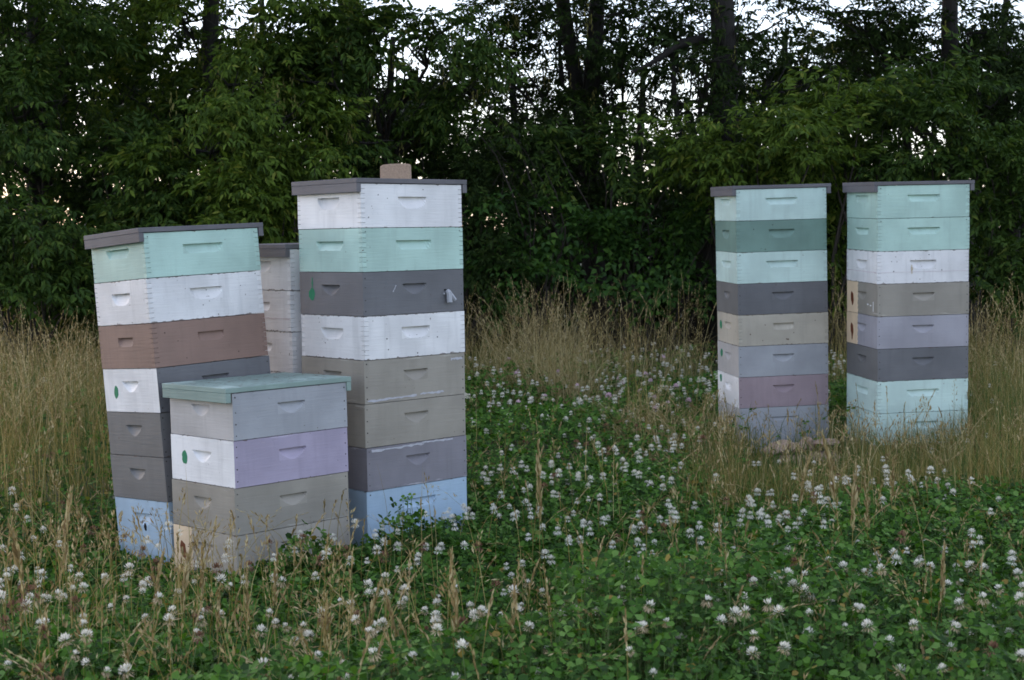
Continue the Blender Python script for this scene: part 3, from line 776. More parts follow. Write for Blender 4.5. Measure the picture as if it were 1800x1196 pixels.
tree('tree with yellow hanging seed keys behind the tan block', foot(652, 13.6), .13, 6.4,
     [lobe(640, 60, 12.6, 110, 90, .5, 1.1), lobe(760, 70, 12.8, 95, 90, .5, .95), lobe(590, 150, 12.3, 95, 100, .5, 1.0), lobe(800, 150, 12.9, 70, 70, .4, .8), lobe(690, 215, 13.9, 100, 70, .5, .75), lobe(620, 250, 12.6, 90, 60, .4, 1.0)],
     SPRAY, M_leaf, 90, (.0, .0), seeds=42)
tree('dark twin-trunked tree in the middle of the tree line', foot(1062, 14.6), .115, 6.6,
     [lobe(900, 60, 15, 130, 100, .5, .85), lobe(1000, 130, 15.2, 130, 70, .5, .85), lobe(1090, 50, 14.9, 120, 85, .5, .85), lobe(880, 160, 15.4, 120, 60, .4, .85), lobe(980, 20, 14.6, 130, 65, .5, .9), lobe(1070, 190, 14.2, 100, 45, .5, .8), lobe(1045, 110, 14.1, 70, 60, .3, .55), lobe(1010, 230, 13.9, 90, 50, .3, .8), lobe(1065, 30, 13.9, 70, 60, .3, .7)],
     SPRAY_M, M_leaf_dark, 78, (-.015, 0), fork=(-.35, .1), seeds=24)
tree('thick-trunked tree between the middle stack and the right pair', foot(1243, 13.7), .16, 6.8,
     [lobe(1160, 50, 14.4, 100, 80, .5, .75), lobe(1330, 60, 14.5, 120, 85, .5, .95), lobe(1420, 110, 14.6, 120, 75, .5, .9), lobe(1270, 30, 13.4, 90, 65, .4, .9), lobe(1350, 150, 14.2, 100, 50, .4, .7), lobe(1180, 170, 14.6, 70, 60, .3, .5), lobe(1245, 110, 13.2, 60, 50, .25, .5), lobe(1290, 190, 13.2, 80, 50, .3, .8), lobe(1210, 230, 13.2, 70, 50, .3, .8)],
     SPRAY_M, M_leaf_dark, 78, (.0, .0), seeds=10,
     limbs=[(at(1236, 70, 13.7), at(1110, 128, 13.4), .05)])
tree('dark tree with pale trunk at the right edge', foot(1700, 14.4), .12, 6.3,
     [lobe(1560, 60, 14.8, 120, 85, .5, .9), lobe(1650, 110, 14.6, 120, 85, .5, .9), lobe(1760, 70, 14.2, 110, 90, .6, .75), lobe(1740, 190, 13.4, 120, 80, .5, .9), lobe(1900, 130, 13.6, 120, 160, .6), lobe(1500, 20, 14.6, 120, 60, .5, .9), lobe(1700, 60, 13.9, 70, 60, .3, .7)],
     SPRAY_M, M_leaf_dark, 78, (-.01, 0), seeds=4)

def shrub(label, base, lobes, protos, mat, per_m2, scale=(.8, 1.2), name='shrub'):
    bx, by = base; P0 = np.array([bx, by, float(gz(np.array(bx), np.array(by)))])
    t = thing(name, label, 'shrub', P0, group='shrubs along the tree line')
    mb = MB()
    for c, r_, d_ in lobes:
        for q in range(4):
            e = np.asarray(c) - P0 + rng.normal(size=3) * np.asarray(r_) * .45
            lp = limb_path(np.array([rng.uniform(-.12, .12), rng.uniform(-.12, .12), -.05]), e, 7, .12, .04)
            r0 = rng.uniform(.009, .02); mb.tube(lp, [r0 * (1 - .11 * i) for i in range(8)], 5, cap=False)
    obj('stems', mb.mesh('stems', [M_twig], True), t)
    v, f = foliage(lobes, protos, per_m2, scale)
    obj('foliage', mesh_from('foliage', v - P0, f, [mat]), t)
    return t
shrub('dark leafy shrub at the left edge above the dry grass', foot(40, 11.8), [lobe(60, 390, 11.6, 120, 90, .6), lobe(20, 480, 11.5, 110, 70, .5), lobe(140, 470, 11.9, 80, 80, .4), lobe(-70, 340, 11.8, 90, 150, .5)], SPRAY, M_leaf, 92)
shrub('shrub with drooping leaves behind the lid of the leaning stack', foot(290, 12.2), [lobe(270, 330, 12, 90, 70, .5), lobe(330, 380, 12, 100, 60, .5), lobe(200, 300, 12.8, 90, 90, .5, .8), lobe(240, 440, 12.3, 90, 80, .5, .8)], SPRAY, M_leaf, 92)
shrub('bright leafy shrub between the left stacks and the trees', foot(480, 11.9), [lobe(470, 320, 11.6, 80, 80, .45, 1.1), lobe(540, 270, 11.8, 70, 60, .4, 1.1), lobe(500, 420, 11.8, 70, 60, .4), lobe(420, 370, 11.7, 70, 60, .4)], SPRAY, M_leaf_light, 95)
shrub('leafy shrub left of the tan block', foot(600, 12.6), [lobe(590, 320, 12.4, 90, 70, .4, .9), lobe(660, 280, 12.8, 70, 50, .4, .8), lobe(620, 420, 12.8, 90, 80, .4)], SPRAY_M, M_leaf_dark, 85)
shrub('dim shrub right of the tan block', foot(800, 13.2), [lobe(780, 260, 13.4, 90, 55, .4, .9), lobe(870, 300, 13.2, 90, 60, .4, .9), lobe(830, 380, 13, 80, 60, .4), lobe(860, 450, 12.8, 80, 60, .4)], SPRAY_M, M_leaf_dark, 85)
shrub('low bright green undergrowth bush behind the dry grass', foot(960, 12.9), [lobe(930, 380, 12.9, 80, 55, .4), lobe(1010, 410, 12.8, 80, 60, .4), lobe(960, 460, 12.7, 100, 50, .4), lobe(880, 480, 12.6, 70, 45, .3)], BUSH, M_leaf_bush, 62, (.9, 1.5))
shrub('mid-green hanging shrub in front of the twin-trunked tree', foot(1090, 13.3), [lobe(1080, 215, 13.3, 80, 40, .35, .7), lobe(1130, 290, 13.2, 90, 45, .35, .7), lobe(880, 225, 13.2, 80, 40, .3, .7), lobe(960, 290, 13.2, 80, 40, .3, .6)], SPRAY, M_leaf, 70)
shrub('dim tangled shrub under the twin-trunked tree', foot(1040, 14), [lobe(960, 250, 14.2, 110, 55, .5, .85), lobe(1070, 280, 14, 110, 70, .4, .9), lobe(1010, 330, 13.8, 100, 50, .4)], SPRAY_M, M_leaf_dark, 85)
shrub('low dark undergrowth bush left of the right-hand stacks', foot(1140, 13), [lobe(1110, 400, 13, 90, 60, .4), lobe(1200, 360, 13.2, 80, 60, .4, .9), lobe(1150, 470, 12.7, 100, 50, .4), lobe(1230, 450, 12.9, 70, 60, .3)], BUSH, M_leaf_bush, 62, (.9, 1.5))
shrub('light green shrub above the stack behind the rocks', foot(1350, 12.3), [lobe(1270, 240, 12.3, 80, 50, .4), lobe(1380, 230, 12, 90, 50, .4, 1.1), lobe(1430, 270, 12, 50, 50, .35, 1.1), lobe(1330, 300, 12.4, 110, 60, .4), lobe(1260, 310, 12.6, 70, 50, .3)], SPRAY, M_leaf_light, 95)
shrub('light green shrub reaching up behind the gap of the right-hand stacks', foot(1480, 12.5), [lobe(1470, 180, 12.4, 75, 40, .4, 1.1), lobe(1520, 230, 12.6, 80, 60, .4), lobe(1480, 330, 12.8, 80, 60, .4), lobe(1480, 430, 12.6, 60, 90, .3)], SPRAY, M_leaf_light, 95)
shrub('tall leafy shrub behind the rightmost stack', foot(1640, 12.3), [lobe(1620, 150, 12.6, 90, 70, .4), lobe(1640, 230, 12.2, 100, 70, .45), lobe(1600, 300, 12.5, 90, 60, .4), lobe(1710, 290, 12.1, 80, 70, .4)], SPRAY, M_leaf, 92)
shrub('drooping leafy shrub at the right edge above the dry grass', foot(1770, 11.9), [lobe(1770, 330, 11.8, 80, 80, .45), lobe(1760, 430, 11.8, 90, 80, .45), lobe(1850, 280, 12, 90, 120, .5), lobe(1720, 500, 12, 70, 60, .3)], SPRAY, M_leaf, 92)
shrub('dark shrub low behind the right-hand stacks', foot(1420, 13.2), [lobe(1380, 400, 13.2, 120, 80, .4, .9), lobe(1560, 420, 13, 110, 90, .4, .9), lobe(1340, 480, 13, 90, 70, .3)], SPRAY_M, M_leaf_dark, 85)
shrub('dark shrub low behind the left-hand stacks', foot(330, 13.2), [lobe(160, 420, 13, 100, 110, .4, .9), lobe(330, 470, 13, 120, 90, .4, .9), lobe(500, 480, 13, 110, 70, .4, .9), lobe(720, 470, 13, 120, 80, .4, .9)], SPRAY_M, M_leaf_dark, 85)

# far-off wood and tangle behind: one mass
def woods():
    lobes = []
    for x in np.arange(-7.5, 7.6, .75):
        for y, zt in ((15.8, 1.5), (18.6, 2.1), (21, 2.3)):
            h_ = zt * rng.uniform(.8, 1.15) + (.35 if -1.2 < x < 2.6 else 0)
            lobes.append(((x + rng.uniform(-.3, .3) + (y - 15) * x * .02, y + rng.uniform(-.5, .5), h_ * .5), (.75, .6, h_ * .62), 1.0))
    v, f = foliage(lobes, SPRAY_S, 20, (1.2, 1.9))
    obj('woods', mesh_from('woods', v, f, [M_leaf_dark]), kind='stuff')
woods()

# ------------------------------------------------------------------ meadow
FOOT = []
for n in 'ABCDEF':
    S, wl, wr = stack_mat(n); inv = S.inverted(); FOOT.append((inv, wl, wr))
def free(x, y, margin=.03):
    ok = np.ones(len(x), bool)
    for n in 'ABCDEF':
        S, wl, wr = stack_mat(n); q = STACK[n]
        o = S @ Vector((0, 0, -1.2 if n != 'B' else -.67)); c, s = math.cos(q[3]), math.sin(q[3])
        dx, dy = x - o.x, y - o.y; a = dx * c + dy * s; b = -dx * s + dy * c
        ok &= ~((a > -margin) & (a < wr + margin) & (b > -margin) & (b < wl + margin))
    ok &= ~((np.abs(x - 1.5) < .24) & (np.abs(y - 7.72) < .12))
    return ok
def scatter(n, y0, y1, dens=None, margin=.03, spread=.38):
    """n tries, uniform over the ground in view between y0 and y1, thinned by dens(x, y, px)"""
    y = np.sqrt(rng.uniform(y0 ** 2, y1 ** 2, n)); x = y * rng.uniform(-spread, spread, n)
    k = free(x, y, margin)
    if dens is not None: k &= rng.random(n) < dens(x, y, 900 + F_PX * x / y)
    return x[k], y[k]
def vnoise(x, y, s, seed=0):
    return .5 + .25 * (np.sin(x * s + seed) * np.cos(y * s * 1.13 + seed * 2) + np.sin(x * s * 2.3 - y * s * 1.7 + seed * 3) )
def box_soft(v, a, b, e): return np.clip((v - a) / e + .5, 0, 1) * np.clip((b - v) / e + .5, 0, 1)

def dry_zone(x, y, px):
    """how far the tall dry grass has taken over from the clover, 0..1"""
    left = box_soft(px, -400, 190, 60) * box_soft(y, 6.3, 13, 1.0)
    back = box_soft(px, 780, 1240, 60) * box_soft(y, 10.2, 13.2, .8) * (.22 + .40 * box_soft(px, 800, 1030, 80))
    right = box_soft(px, 1220, 2300, 100) * box_soft(y, 6.2, 8.6, .5)
    rback = box_soft(px, 1650, 2300, 80) * box_soft(y, 8.2, 13, .8)
    rb2 = box_soft(px, 1440, 1720, 60) * box_soft(y, 9.5, 13, .8) * .5
    behind = box_soft(px, 100, 800, 60) * box_soft(y, 9, 13, .8) * .6
    tuft = box_soft(px, 1080, 1250, 60) * box_soft(y, 7.6, 8.8, .5) * .7
    return np.clip(np.maximum.reduce([left, back, right, rback, rb2, behind, tuft]), 0, 1)

def clover():
    def proto(seed):
        r = np.random.default_rng(seed); parts = []
        for k in range(3):
            a = k * 2.094 + r.uniform(-.2, .2); L = r.uniform(.85, 1.1); W = L * r.uniform(.78, .95); up = r.uniform(-.1, .45)
            # rounded leaflet: obovate, two quads with a third tip pair
            v = np.array([[0, 0, 0], [.55, .47, .06], [.97, .24, -.01], [.95, 0, 0.02], [.97, -.24, -.01], [.55, -.47, .06]]) * [L, W, 1]
            v = v @ np.array([[math.cos(up), 0, -math.sin(up)], [0, 1, 0], [math.sin(up), 0, math.cos(up)]]).T
            ca, sa = math.cos(a), math.sin(a); v = v @ np.array([[ca, -sa, 0], [sa, ca, 0], [0, 0, 1]]).T
            parts.append((v, np.array([[0, 1, 2, 3], [0, 3, 4, 5]])))
        return join(parts)
    pr = [proto(i) for i in range(5)]
    xs, ys = [], []
    d = lambda x, y, px: (1 - .88 * dry_zone(x, y, px)) * (.75 + .5 * vnoise(x, y, 2.1))
    for n, a, b in ((22000, 2.7, 4.6), (36000, 4.6, 7.0), (24000, 7, 10.5), (7000, 10.5, 13.5)):
        x, y = scatter(n, a, b, d); xs.append(x); ys.append(y)
    # lush growth against the fronts of the near stacks
    n = 1500; t = rng.uniform(0, 1, n); ex = -.96 + t * 1.15; ey = 5.02 + t * .62 + rng.normal(size=n) * .10 + .05
    k = free(ex, ey); xs.append(ex[k]); ys.append(ey[k]); lush = k.sum()
    x = np.concatenate(xs); y = np.concatenate(ys); n = len(x)
    hgt = rng.uniform(.05, .25, n) ** .85 * (.6 + .7 * vnoise(x, y, 1.7, 4)) * (1 - .2 * np.clip((y - 8) / 4, 0, 1))
    pxx = 900 + F_PX * x / y
    hgt *= np.where(pxx > 970, np.interp(y, [2.7, 3.9, 4.5, 6.3, 7.2, 8.0], [1.15, .95, .6, .45, .4, .95]), np.interp(y, [2.7, 3.8, 4.3, 5.7, 6.6, 8.0], [1.15, .7, .17, .17, .6, .95]))
    xl, yl = x[-lush:], y[-lush:]
    hgt[-lush:] = rng.uniform(.02, .07, lush) + rng.uniform(0, .20, lush) * np.exp(-((xl + .40) / .13) ** 2 - ((yl - 5.45) / .12) ** 2) + rng.uniform(0, .16, lush) * np.exp(-((xl + .72) / .10) ** 2 - ((yl - 5.2) / .1) ** 2)
    z = gz(x, y) + hgt
    s = rng.uniform(.012, .028, n) * np.where(y > 7, 1.15, 1)
    tilt = rng.normal(size=(n, 3)) * .48 + [0, -.15, 1]
    zz = tilt / np.linalg.norm(tilt, axis=1)[:, None]
    a = rng.uniform(0, 6.28, n); xx = np.stack([np.cos(a), np.sin(a), np.zeros(n)], -1)
    xx -= zz * np.sum(xx * zz, 1)[:, None]; xx /= np.linalg.norm(xx, axis=1)[:, None]
    R = np.stack([xx, np.cross(zz, xx), zz], -1); pos = np.stack([x, y, z], -1)
    parts = []; which = rng.integers(0, 5, n)
    for k in range(5):
        m_ = which == k; parts.append(instance(pr[k][0], pr[k][1], R[m_], pos[m_], s[m_]))
    v, f = join(parts)
    obj('clover_leaves', mesh_from('clover_leaves', v, f, [M_clover]), kind='stuff')
    # petioles, only where they can be seen
    m_ = (y < 7.5) & (rng.random(n) < .5); px_, py_, pz_ = x[m_], y[m_], z[m_]; k = len(px_)
    b = np.stack([px_ + rng.normal(size=k) * .02, py_ + rng.normal(size=k) * .02, gz(px_, py_)], -1); tpt = np.stack([px_, py_, pz_], -1)
    w = np.zeros((k, 3)); w[:, 0] = .0011
    V = np.stack([b - w, b + w, tpt + w * .8, tpt - w * .8], 1).reshape(-1, 3)
    obj('clover_stalks', mesh_from('clover_stalks', V, np.arange(4 * k).reshape(-1, 4), [M_stem]), kind='stuff')
clover()

def curve_pts(x, y, h, lean, az, T):
    """points along bending blades; T: (k,) parameter -> (n,k,3)"""
    z0 = gz(x, y); t = T[None, :]
    out = (lean * h)[:, None] * t ** 2.2
    up = h[:, None] * (t - .25 * lean[:, None] ** 1.0 * t ** 3)
    return np.stack([x[:, None] + np.cos(az)[:, None] * out, y[:, None] + np.sin(az)[:, None] * out, z0[:, None] + up], -1)
def ribbons(pts, width, taper):
    """pts (n,k,3) -> quads facing roughly the viewer or sideways"""
    n, k, _ = pts.shape; a = rng.uniform(-.9, .9, n)
    w = np.stack([np.cos(a), np.sin(a), np.zeros(n)], -1)[:, None, :] * (width[:, None] * taper[None, :])[:, :, None] * .5
    V = np.stack([pts - w, pts + w], 2).reshape(n, 2 * k, 3)
    q = np.array([[2 * i, 2 * i + 1, 2 * i + 3, 2 * i + 2] for i in range(k - 1)])
    F_ = q[None] + (np.arange(n) * 2 * k)[:, None, None]
    return V.reshape(-1, 3), F_.reshape(-1, 4)
def blades(x, y, h, width, lean_sd=.35):
    n = len(x); lean = np.abs(rng.normal(size=n)) * lean_sd; az = rng.uniform(0, 6.28, n)
    T = np.array([0, .35, .65, .85, 1.0])
    return ribbons(curve_pts(x, y, h, lean, az, T), width, np.array([1, .95, .75, .45, .05]))
SPK = np.array([[0, 0, 0], [.45, .5, 0], [1, 0, 0], [.45, -.5, 0]]); SPKF = np.array([[0, 1, 2, 3]])
def stalks(x, y, h, lean_sd=.18, kind=0, width=.0022, drift=None):
    """seeding grass: thin culm ribbons and spikelet clusters"""
    n = len(x); lean = np.abs(rng.normal(size=n)) * lean_sd + .03; az = rng.uniform(0, 6.28, n) if drift is None else rng.normal(drift, 1.0, n)
    T = np.array([0, .3, .6, .85, 1.0])
    cul = ribbons(curve_pts(x, y, h, lean, az, T), np.full(n, width) * rng.uniform(.8, 1.3, n), np.array([1, .9, .8, .6, .4]))
    m_ = (16, 20, 70)[kind]
    t0 = (.80, .72, .50)[kind]
    tt = np.linspace(t0, 1.0, m_)
    c = curve_pts(x, y, h, lean, az, tt); d = np.gradient(c, axis=1)
    d /= np.linalg.norm(d, axis=2)[:, :, None]
    side = rng.normal(size=(n, m_, 3)); side /= np.linalg.norm(side, axis=2)[:, :, None]
    pos = c.reshape(-1, 3)
    if kind == 0:     # narrow spike
        dirs = (d + side * .28).reshape(-1, 3); L = rng.uniform(.014, .022, n * m_)
    elif kind == 2:   # big feathery plume
        pos = (c + side * (.0055 * (1.15 - ((tt - t0) / (1 - t0)))[None, :, None])).reshape(-1, 3)
        dirs = (d + side * .22).reshape(-1, 3); L = rng.uniform(.022, .038, n * m_)
    else:             # open drooping panicle
        off = (1 - (tt - t0) / (1 - t0)) * .022 + .004
        pos = (c + side * off[None, :, None] * rng.uniform(.4, 1.3, (n, m_, 1))).reshape(-1, 3)
        dirs = (d + side * .55 + [0, 0, -.12]).reshape(-1, 3); L = rng.uniform(.012, .024, n * m_)
    prof = np.tile(np.sin(np.linspace(.5, 2.9, m_)) * .6 + .5, n)
    v = SPK * [1, .26, 1]
    sp_ = instance(v, SPKF, frames(dirs), pos, L * prof * rng.uniform(.8, 1.2, n * m_))
    return cul, sp_

def grasses():
    # green blades between the clover and under the dry grass
    d1 = lambda x, y, px: .30 + .70 * dry_zone(x, y, px)
    x, y = scatter(36000, 2.7, 13.2, d1, .02); h = rng.uniform(.12, .42, len(x)) * (.6 + .6 * dry_zone(x, y, 900 + F_PX * x / y)) * np.interp(y, [3, 4.2, 6.0, 7.0, 8.6], [1, .5, .5, .5, 1])
    parts = [blades(x, y, h, rng.uniform(.002, .0045, len(x)))]
    v, f = join(parts); obj('green_grass', mesh_from('green_grass', v, f, [M_grass_g]), kind='stuff')
    # dry leaves of the tall grass
    d2 = lambda x, y, px: dry_zone(x, y, px) * np.clip(1.7 * vnoise(x, y, 3.1, 2) - .25, .06, 1) * np.where((px > 1030) & (px < 1250) & (y > 9), .5, 1) + .02
    x, y = scatter(30000, 3.2, 13.2, d2, .02); px = 900 + F_PX * x / y
    tall = np.where((px > 1150) & (y < 8.6), .15 + .26 * np.clip((px - 1680) / 80, 0, 1), np.where(px < 700, .50, .54)); h = rng.uniform(.35, 1.05, len(x)) * tall
    v, f = blades(x, y, h, rng.uniform(.0016, .0032, len(x)), .4); obj('dry_grass', mesh_from('dry_grass', v, f, [M_grass_d]), kind='stuff')
    dr = lambda x, y, px: box_soft(px, 1235, 2400, 90) * box_soft(y, 6.15, 8.3, .6) * (.5 + .6 * vnoise(x, y, 4.1, 3))
    x, y = scatter(60000, 5.9, 8.5, dr, .02); pxr = 900 + F_PX * x / y; h = rng.uniform(.10, .28, len(x)) * np.interp(y, [6.2, 7.0, 8.2], [.95, .85, 1.2]) * (1 - .5 * box_soft(pxr, 1310, 1490, 40) * (y > 6.6)) * np.interp(900 + F_PX * x / y, [1650, 1760], [1, 1.5])
    k = rng.random(len(x)) < .62
    v, f = blades(x[k], y[k], h[k], rng.uniform(.0016, .003, k.sum()), .3); obj('dry_grass', mesh_from('dry_grass', v, f, [M_grass_d]), kind='stuff')
    v, f = blades(x[~k], y[~k], h[~k], rng.uniform(.002, .0035, (~k).sum()), .3); obj('green_grass', mesh_from('green_grass', v, f, [M_grass_g]), kind='stuff')
    # pale tussocks of dead straw leaning over one another
    tv = []; hv = []
    for px_, dep_, n_, h_ in [(840, 10.4, 70, .62), (880, 10.9, 90, .68), (905, 10.2, 110, .62), (935, 10.6, 150, .78), (960, 10.1, 170, .75), (985, 9.9, 190, .72), (1005, 10.5, 120, .74), (1020, 9.8, 90, .6), (1060, 10.9, 80, .62), (1110, 10.8, 70, .6), (1180, 11.0, 60, .62), (1225, 11.2, 60, .66),
                              (1090, 8.3, 60, .34), (1120, 8.0, 70, .36), (1150, 8.15, 80, .36), (1180, 7.9, 80, .36), (1210, 7.7, 70, .34), (1235, 7.6, 60, .36), (20, 8.5, 90, .6), (60, 9.2, 100, .66), (110, 8.8, 90, .62), (150, 9.6, 90, .62), (1740, 9.2, 80, .62), (1780, 8.7, 90, .62),
                              (1260, 7.2, 40, .3), (1480, 7.3, 50, .34), (1520, 7.0, 50, .3), (1600, 7.1, 50, .3), (1680, 7.0, 50, .32), (1740, 6.9, 60, .36), (1420, 6.9, 40, .28)]:
        n_ = int(n_ * .62); x = (px_ - 900) / F_PX * dep_ + rng.normal(size=n_) * .10; y = dep_ + rng.normal(size=n_) * .08
        tv.append(blades(x, y, h_ * rng.uniform(.45, 1.1, n_), rng.uniform(.0016, .004, n_), .8))
        m_ = n_ // 3; hv.append(stalks(x[:m_], y[:m_], h_ * rng.uniform(.7, 1.25, m_), .5, int(rng.integers(0, 2)), .002))
    v, f = join(tv); obj('straw_tussocks', mesh_from('straw_tussocks', v, f, [M_straw]), kind='stuff')
    v, f = join([b_ for _, b_ in hv]); obj('tussock_seed_heads', mesh_from('tussock_seed_heads', v, f, [M_seed_h]), kind='stuff')
    v, f = join([a_ for a_, _ in hv]); obj('tussock_stalks', mesh_from('tussock_stalks', v, f, [M_straw]), kind='stuff')
    # seeding stalks in the tall zones
    culs, spk = [], []
    d3 = lambda x, y, px: dry_zone(x, y, px) * (.15 + 1.2 * vnoise(x, y, 2.3, 7) ** 1.5) * np.where((px > 1150) & (y < 8.6), .55, 1)
    for kd in (0, 1):
        x, y = scatter(5200, 5.2, 13.0, d3, .02); px = 900 + F_PX * x / y
        tall = np.where((px > 1150) & (y < 8.6), .36, np.where(px > 700, .78, .66)); h = rng.uniform(.5, 1.15, len(x)) * tall * (.75 + .5 * vnoise(x, y, 1.6, 1))
        a, b = stalks(x, y, h, .25, kd, .002); culs.append(a); spk.append(b)
    # thin scatter through the clover, thicker at the lower left and lower middle
    d4 = lambda x, y, px: .15 + .62 * box_soft(px, -200, 560, 150) * box_soft(y, 2.9, 6.2, .8) + .75 * box_soft(px, 520, 960, 120) * box_soft(y, 2.9, 4.5, .5) + .30 * box_soft(px, 1150, 1700, 100) * box_soft(y, 3.4, 6.6, .6)
    for kd, nn in ((0, 2300), (1, 1800)):
        x, y = scatter(nn, 3.0, 9.5, d4, .02); h = rng.uniform(.2, .44, len(x)) * np.interp(y, [3, 4.2, 5, 6.5], [1.1, 1.0, .8, .9])
        a, b = stalks(x, y, h, .45, kd, .0022); culs.append(a); spk.append(b)
    v, f = join(culs); obj('grass_stalks', mesh_from('grass_stalks', v, f, [M_grass_d]), kind='stuff')
    v, f = join(spk); obj('grass_seed_heads', mesh_from('grass_seed_heads', v, f, [M_seed_h]), kind='stuff')
grasses()

# tall straw-coloured stalks one can tell apart in the foreground
def tall_stalks():
    protos = []
    for k in range(5):
        z = np.zeros(1); a, b = stalks(z, z, np.array([.5]), .04 + .06 * k, 2 if k < 4 else 1, .0034)
        v, f = b
        protos.append((mesh_from('stalk', a[0], a[1], [M_grass_d]), mesh_from('stalk_head', v, f, [M_seed_h])))
    spots = [(798, 3.55, .44), (700, 3.7, .36), (620, 3.6, .38), (740, 3.4, .33), (850, 3.5, .30), (895, 3.6, .36), (560, 3.7, .34), (660, 3.3, .3), (930, 3.45, .28), (1000, 3.7, .3), (945, 4.9, .5), (1075, 3.9, .33),
             (340, 4.2, .34), (300, 4.0, .36), (385, 4.1, .30), (420, 4.0, .32), (250, 4.1, .32), (90, 4.2, .46), (30, 4.0, .44), (180, 4.1, .40), (470, 4.1, .36), (365, 3.9, .3),
             (1480, 5.0, .48), (1500, 4.7, .42), (1455, 5.1, .40), (1530, 4.9, .36), (1660, 4.0, .34), (1400, 5.3, .38), (1570, 5.4, .36), (1200, 4.9, .36)]
    for i, (px, dep, h_) in enumerate(spots):
        st, hd = protos[i % 5]; x, y = (px - 900) / F_PX * dep, dep
        z = float(gz(np.array(x), np.array(y))); t = thing('grass_stalk', 'straw-coloured grass stalk with a feathery seed head in the near clover', 'grass stalk', (x, y, z), (0, 0, rng.uniform(0, 6.28)), 'tall dry stalks in the near clover')
        s = h_ / .47; t.scale = (s, s, s)
        obj('culm', st, t); obj('seed_head', hd, t, kind='stuff')
tall_stalks()

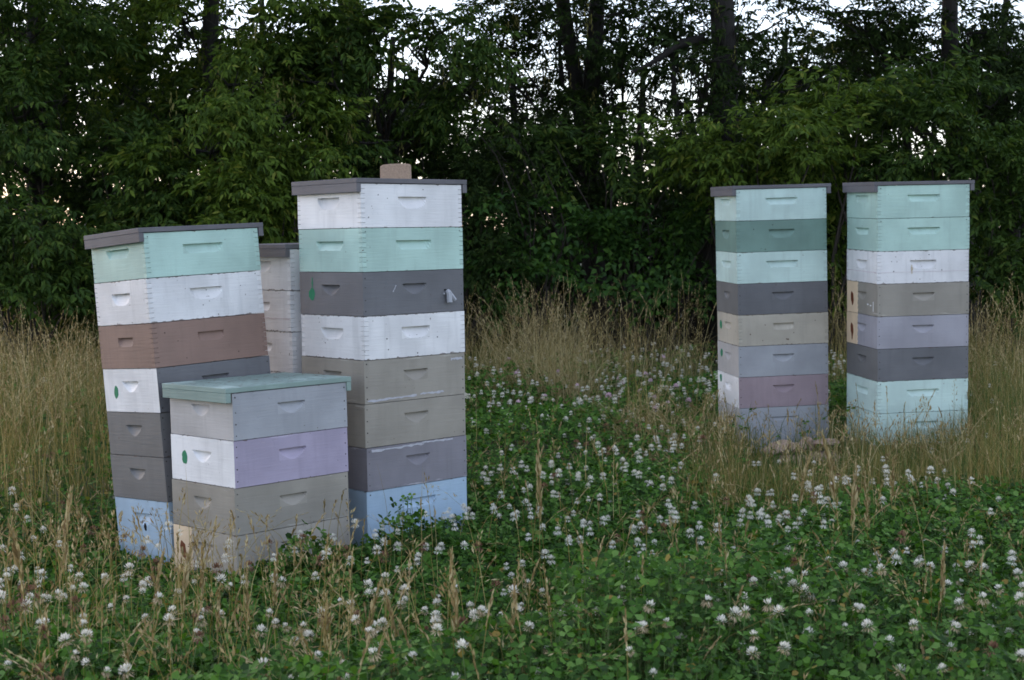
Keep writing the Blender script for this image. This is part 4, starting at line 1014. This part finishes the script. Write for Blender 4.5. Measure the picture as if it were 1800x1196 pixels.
def clover_flowers():
    def head(seed, m_top, droop=.35, r0=.017, n=46):
        r = np.random.default_rng(seed); V, Fc, mi = [], [], []
        for k in range(n):
            zc = 1 - 1.75 * (k + .5) / n; a = k * 2.39996 + r.uniform(-.2, .2); rr = math.sqrt(max(0, 1 - zc * zc))
            d = np.array([rr * math.cos(a), rr * math.sin(a), zc]); low = zc < (-.15, -.15, -.05, .25, -.5, .45)[seed % 6] + r.uniform(-.2, .2)
            L = r.uniform(.8, 1.2) * (.013 if not low else .016); W = .0062 if not low else .0036
            base = d * r0 * .5
            dr = d + [0, 0, .35 if not low else -droop * 2]; dr /= np.linalg.norm(dr)
            s = np.cross(dr, [0.01, .02, 1]); s /= np.linalg.norm(s) + 1e-9; up = np.cross(s, dr)
            b = len(V)
            V += [base, base + dr * L * .6 + s * W * .5 + up * .001, base + dr * L + up * .003, base + dr * L * .6 - s * W * .5 + up * .001]
            Fc.append([b, b + 1, b + 2, b + 3]); mi.append(1 if low else 0)
        return mesh_from('flower_head', np.array(V), np.array(Fc), [m_top, M_calyx], mi)
    heads = [head(0, M_petal, .2), head(1, M_petal, .35), head(2, M_petal, .5), head(3, M_petal, .6, .015, 34), head(4, M_petal, .1, .013, 30), head(5, M_petal, .7, .016, 38)]
    pinks = [head(i + 10, M_petal_pink, .2, .016) for i in range(2)]
    browns = []
    for i in range(3):
        me = head(i + 20, M_brown_fl, .5, .014, 40); me.materials[1] = M_brown_fl; browns.append(me)
    def stem_mesh(h_, lean):
        mb = MB(); mb.tube([(0, 0, -h_), (lean * .3, 0, -h_ * .6), (lean * .1, 0, -h_ * .25), (0, 0, 0)], [.0014, .0013, .0012, .0012], 4, cap=False)
        return mb.mesh('stem', [M_stem])
    stems = [stem_mesh(.24, .04), stem_mesh(.24, -.05), stem_mesh(.24, .01)]
    def place(x, y, z, meshes, smin, smax, label, cat, group, nm, limit):
        order = np.argsort(y); rest_v, rest_f = [], []
        for q, i in enumerate(order):
            k = int(rng.integers(0, len(meshes))); s = rng.uniform(smin, smax); me = meshes[k]
            if q < limit:
                t = thing(nm, label, cat, (x[i], y[i], z[i]), (rng.normal() * .22, rng.normal() * .22, rng.uniform(0, 6.28)), group)
                t.scale = (s, s, s)
                obj('flower_head', me, t); obj('stem', stems[q % 3], t)
            else: rest_v.append((x[i], y[i], z[i], s, k))
        return rest_v
    d = lambda x, y, px: (1 - .9 * dry_zone(x, y, px)) * np.clip(.25 + 1.1 * vnoise(x, y, 1.9, 5), 0, 1) * np.where(px < 480, .55, 1) * np.where(y < 4.8, 1.9, 1)
    x, y = scatter(3400, 3.1, 12.0, d, .04)
    z = gz(x, y) + rng.uniform(.17, .34, len(x)) * np.interp(y, [2.7, 3.9, 4.5, 6.3, 7.2, 8.0], [1.1, .95, .6, .6, .7, .95])
    # clumps
    ex = [(1600, 5.9), (1640, 5.75), (1560, 6.0), (1340, 5.2), (1320, 5.3), (1350, 5.1), (1445, 5.2), (1440, 5.4), (980, 5.8), (970, 5.7), (1130, 4.9), (1125, 5.0), (265, 4.9), (285, 4.95), (305, 5.0), (128, 3.9), (130, 4.0), (90, 4.9), (20, 4.6), (570, 4.6), (560, 4.8)]
    ex_x = np.array([(p - 900) / F_PX * dd for p, dd in ex]); ex_y = np.array([dd for _, dd in ex])
    x = np.concatenate([x, ex_x]); y = np.concatenate([y, ex_y]); z = np.concatenate([z, gz(ex_x, ex_y) + rng.uniform(.17, .27, len(ex))])
    rest = place(x, y, z, heads, .55, .92, 'round white clover blossom on a thin stem among green clover leaves', 'clover blossom', 'white clover blossoms', 'clover_blossom', 285)
    if rest:
        parts = []
        for k in range(len(heads)):
            me = heads[k]; vv = np.zeros(len(me.vertices) * 3, np.float32); me.vertices.foreach_get('co', vv); vv = vv.reshape(-1, 3).astype(float)
            ff = np.arange(len(vv)).reshape(-1, 4); sel = [r for r in rest if r[4] == k]
            if not sel: continue
            sel = np.array([r[:4] for r in sel]); parts.append(instance(vv, ff, rotz(rng.uniform(0, 6.28, len(sel))), sel[:, :3], sel[:, 3]))
        v, f = join(parts); obj('clover_blossoms', mesh_from('clover_blossoms', v, f, [M_petal]), kind='stuff')
    d = lambda x, y, px: (1 - .6 * dry_zone(x, y, px)) * np.where((px < 520) & (y < 6), .9, .35) * vnoise(x, y, 2.6, 9)
    x, y = scatter(700, 3.1, 8.5, d, .04); z = gz(x, y) + rng.uniform(.17, .30, len(x)) * np.interp(y, [2.7, 3.9, 4.5, 6.3, 7.2, 8.0], [1.1, .95, .75, .75, .8, .95])
    place(x, y, z, browns, .85, 1.15, 'round withered brown clover head on a thin stem among clover leaves', 'withered clover', 'withered brown clover heads', 'withered_clover', 200)
    d = lambda x, y, px: box_soft(px, 900, 1260, 60) * .8
    x, y = scatter(110, 8, 10.5, d, .04); z = gz(x, y) + rng.uniform(.2, .36, len(x))
    place(x, y, z, pinks, .9, 1.2, 'pale pink clover blossom between the middle stack and the right pair', 'clover blossom', 'pink clover blossoms', 'pink_clover_blossom', 40)
clover_flowers()
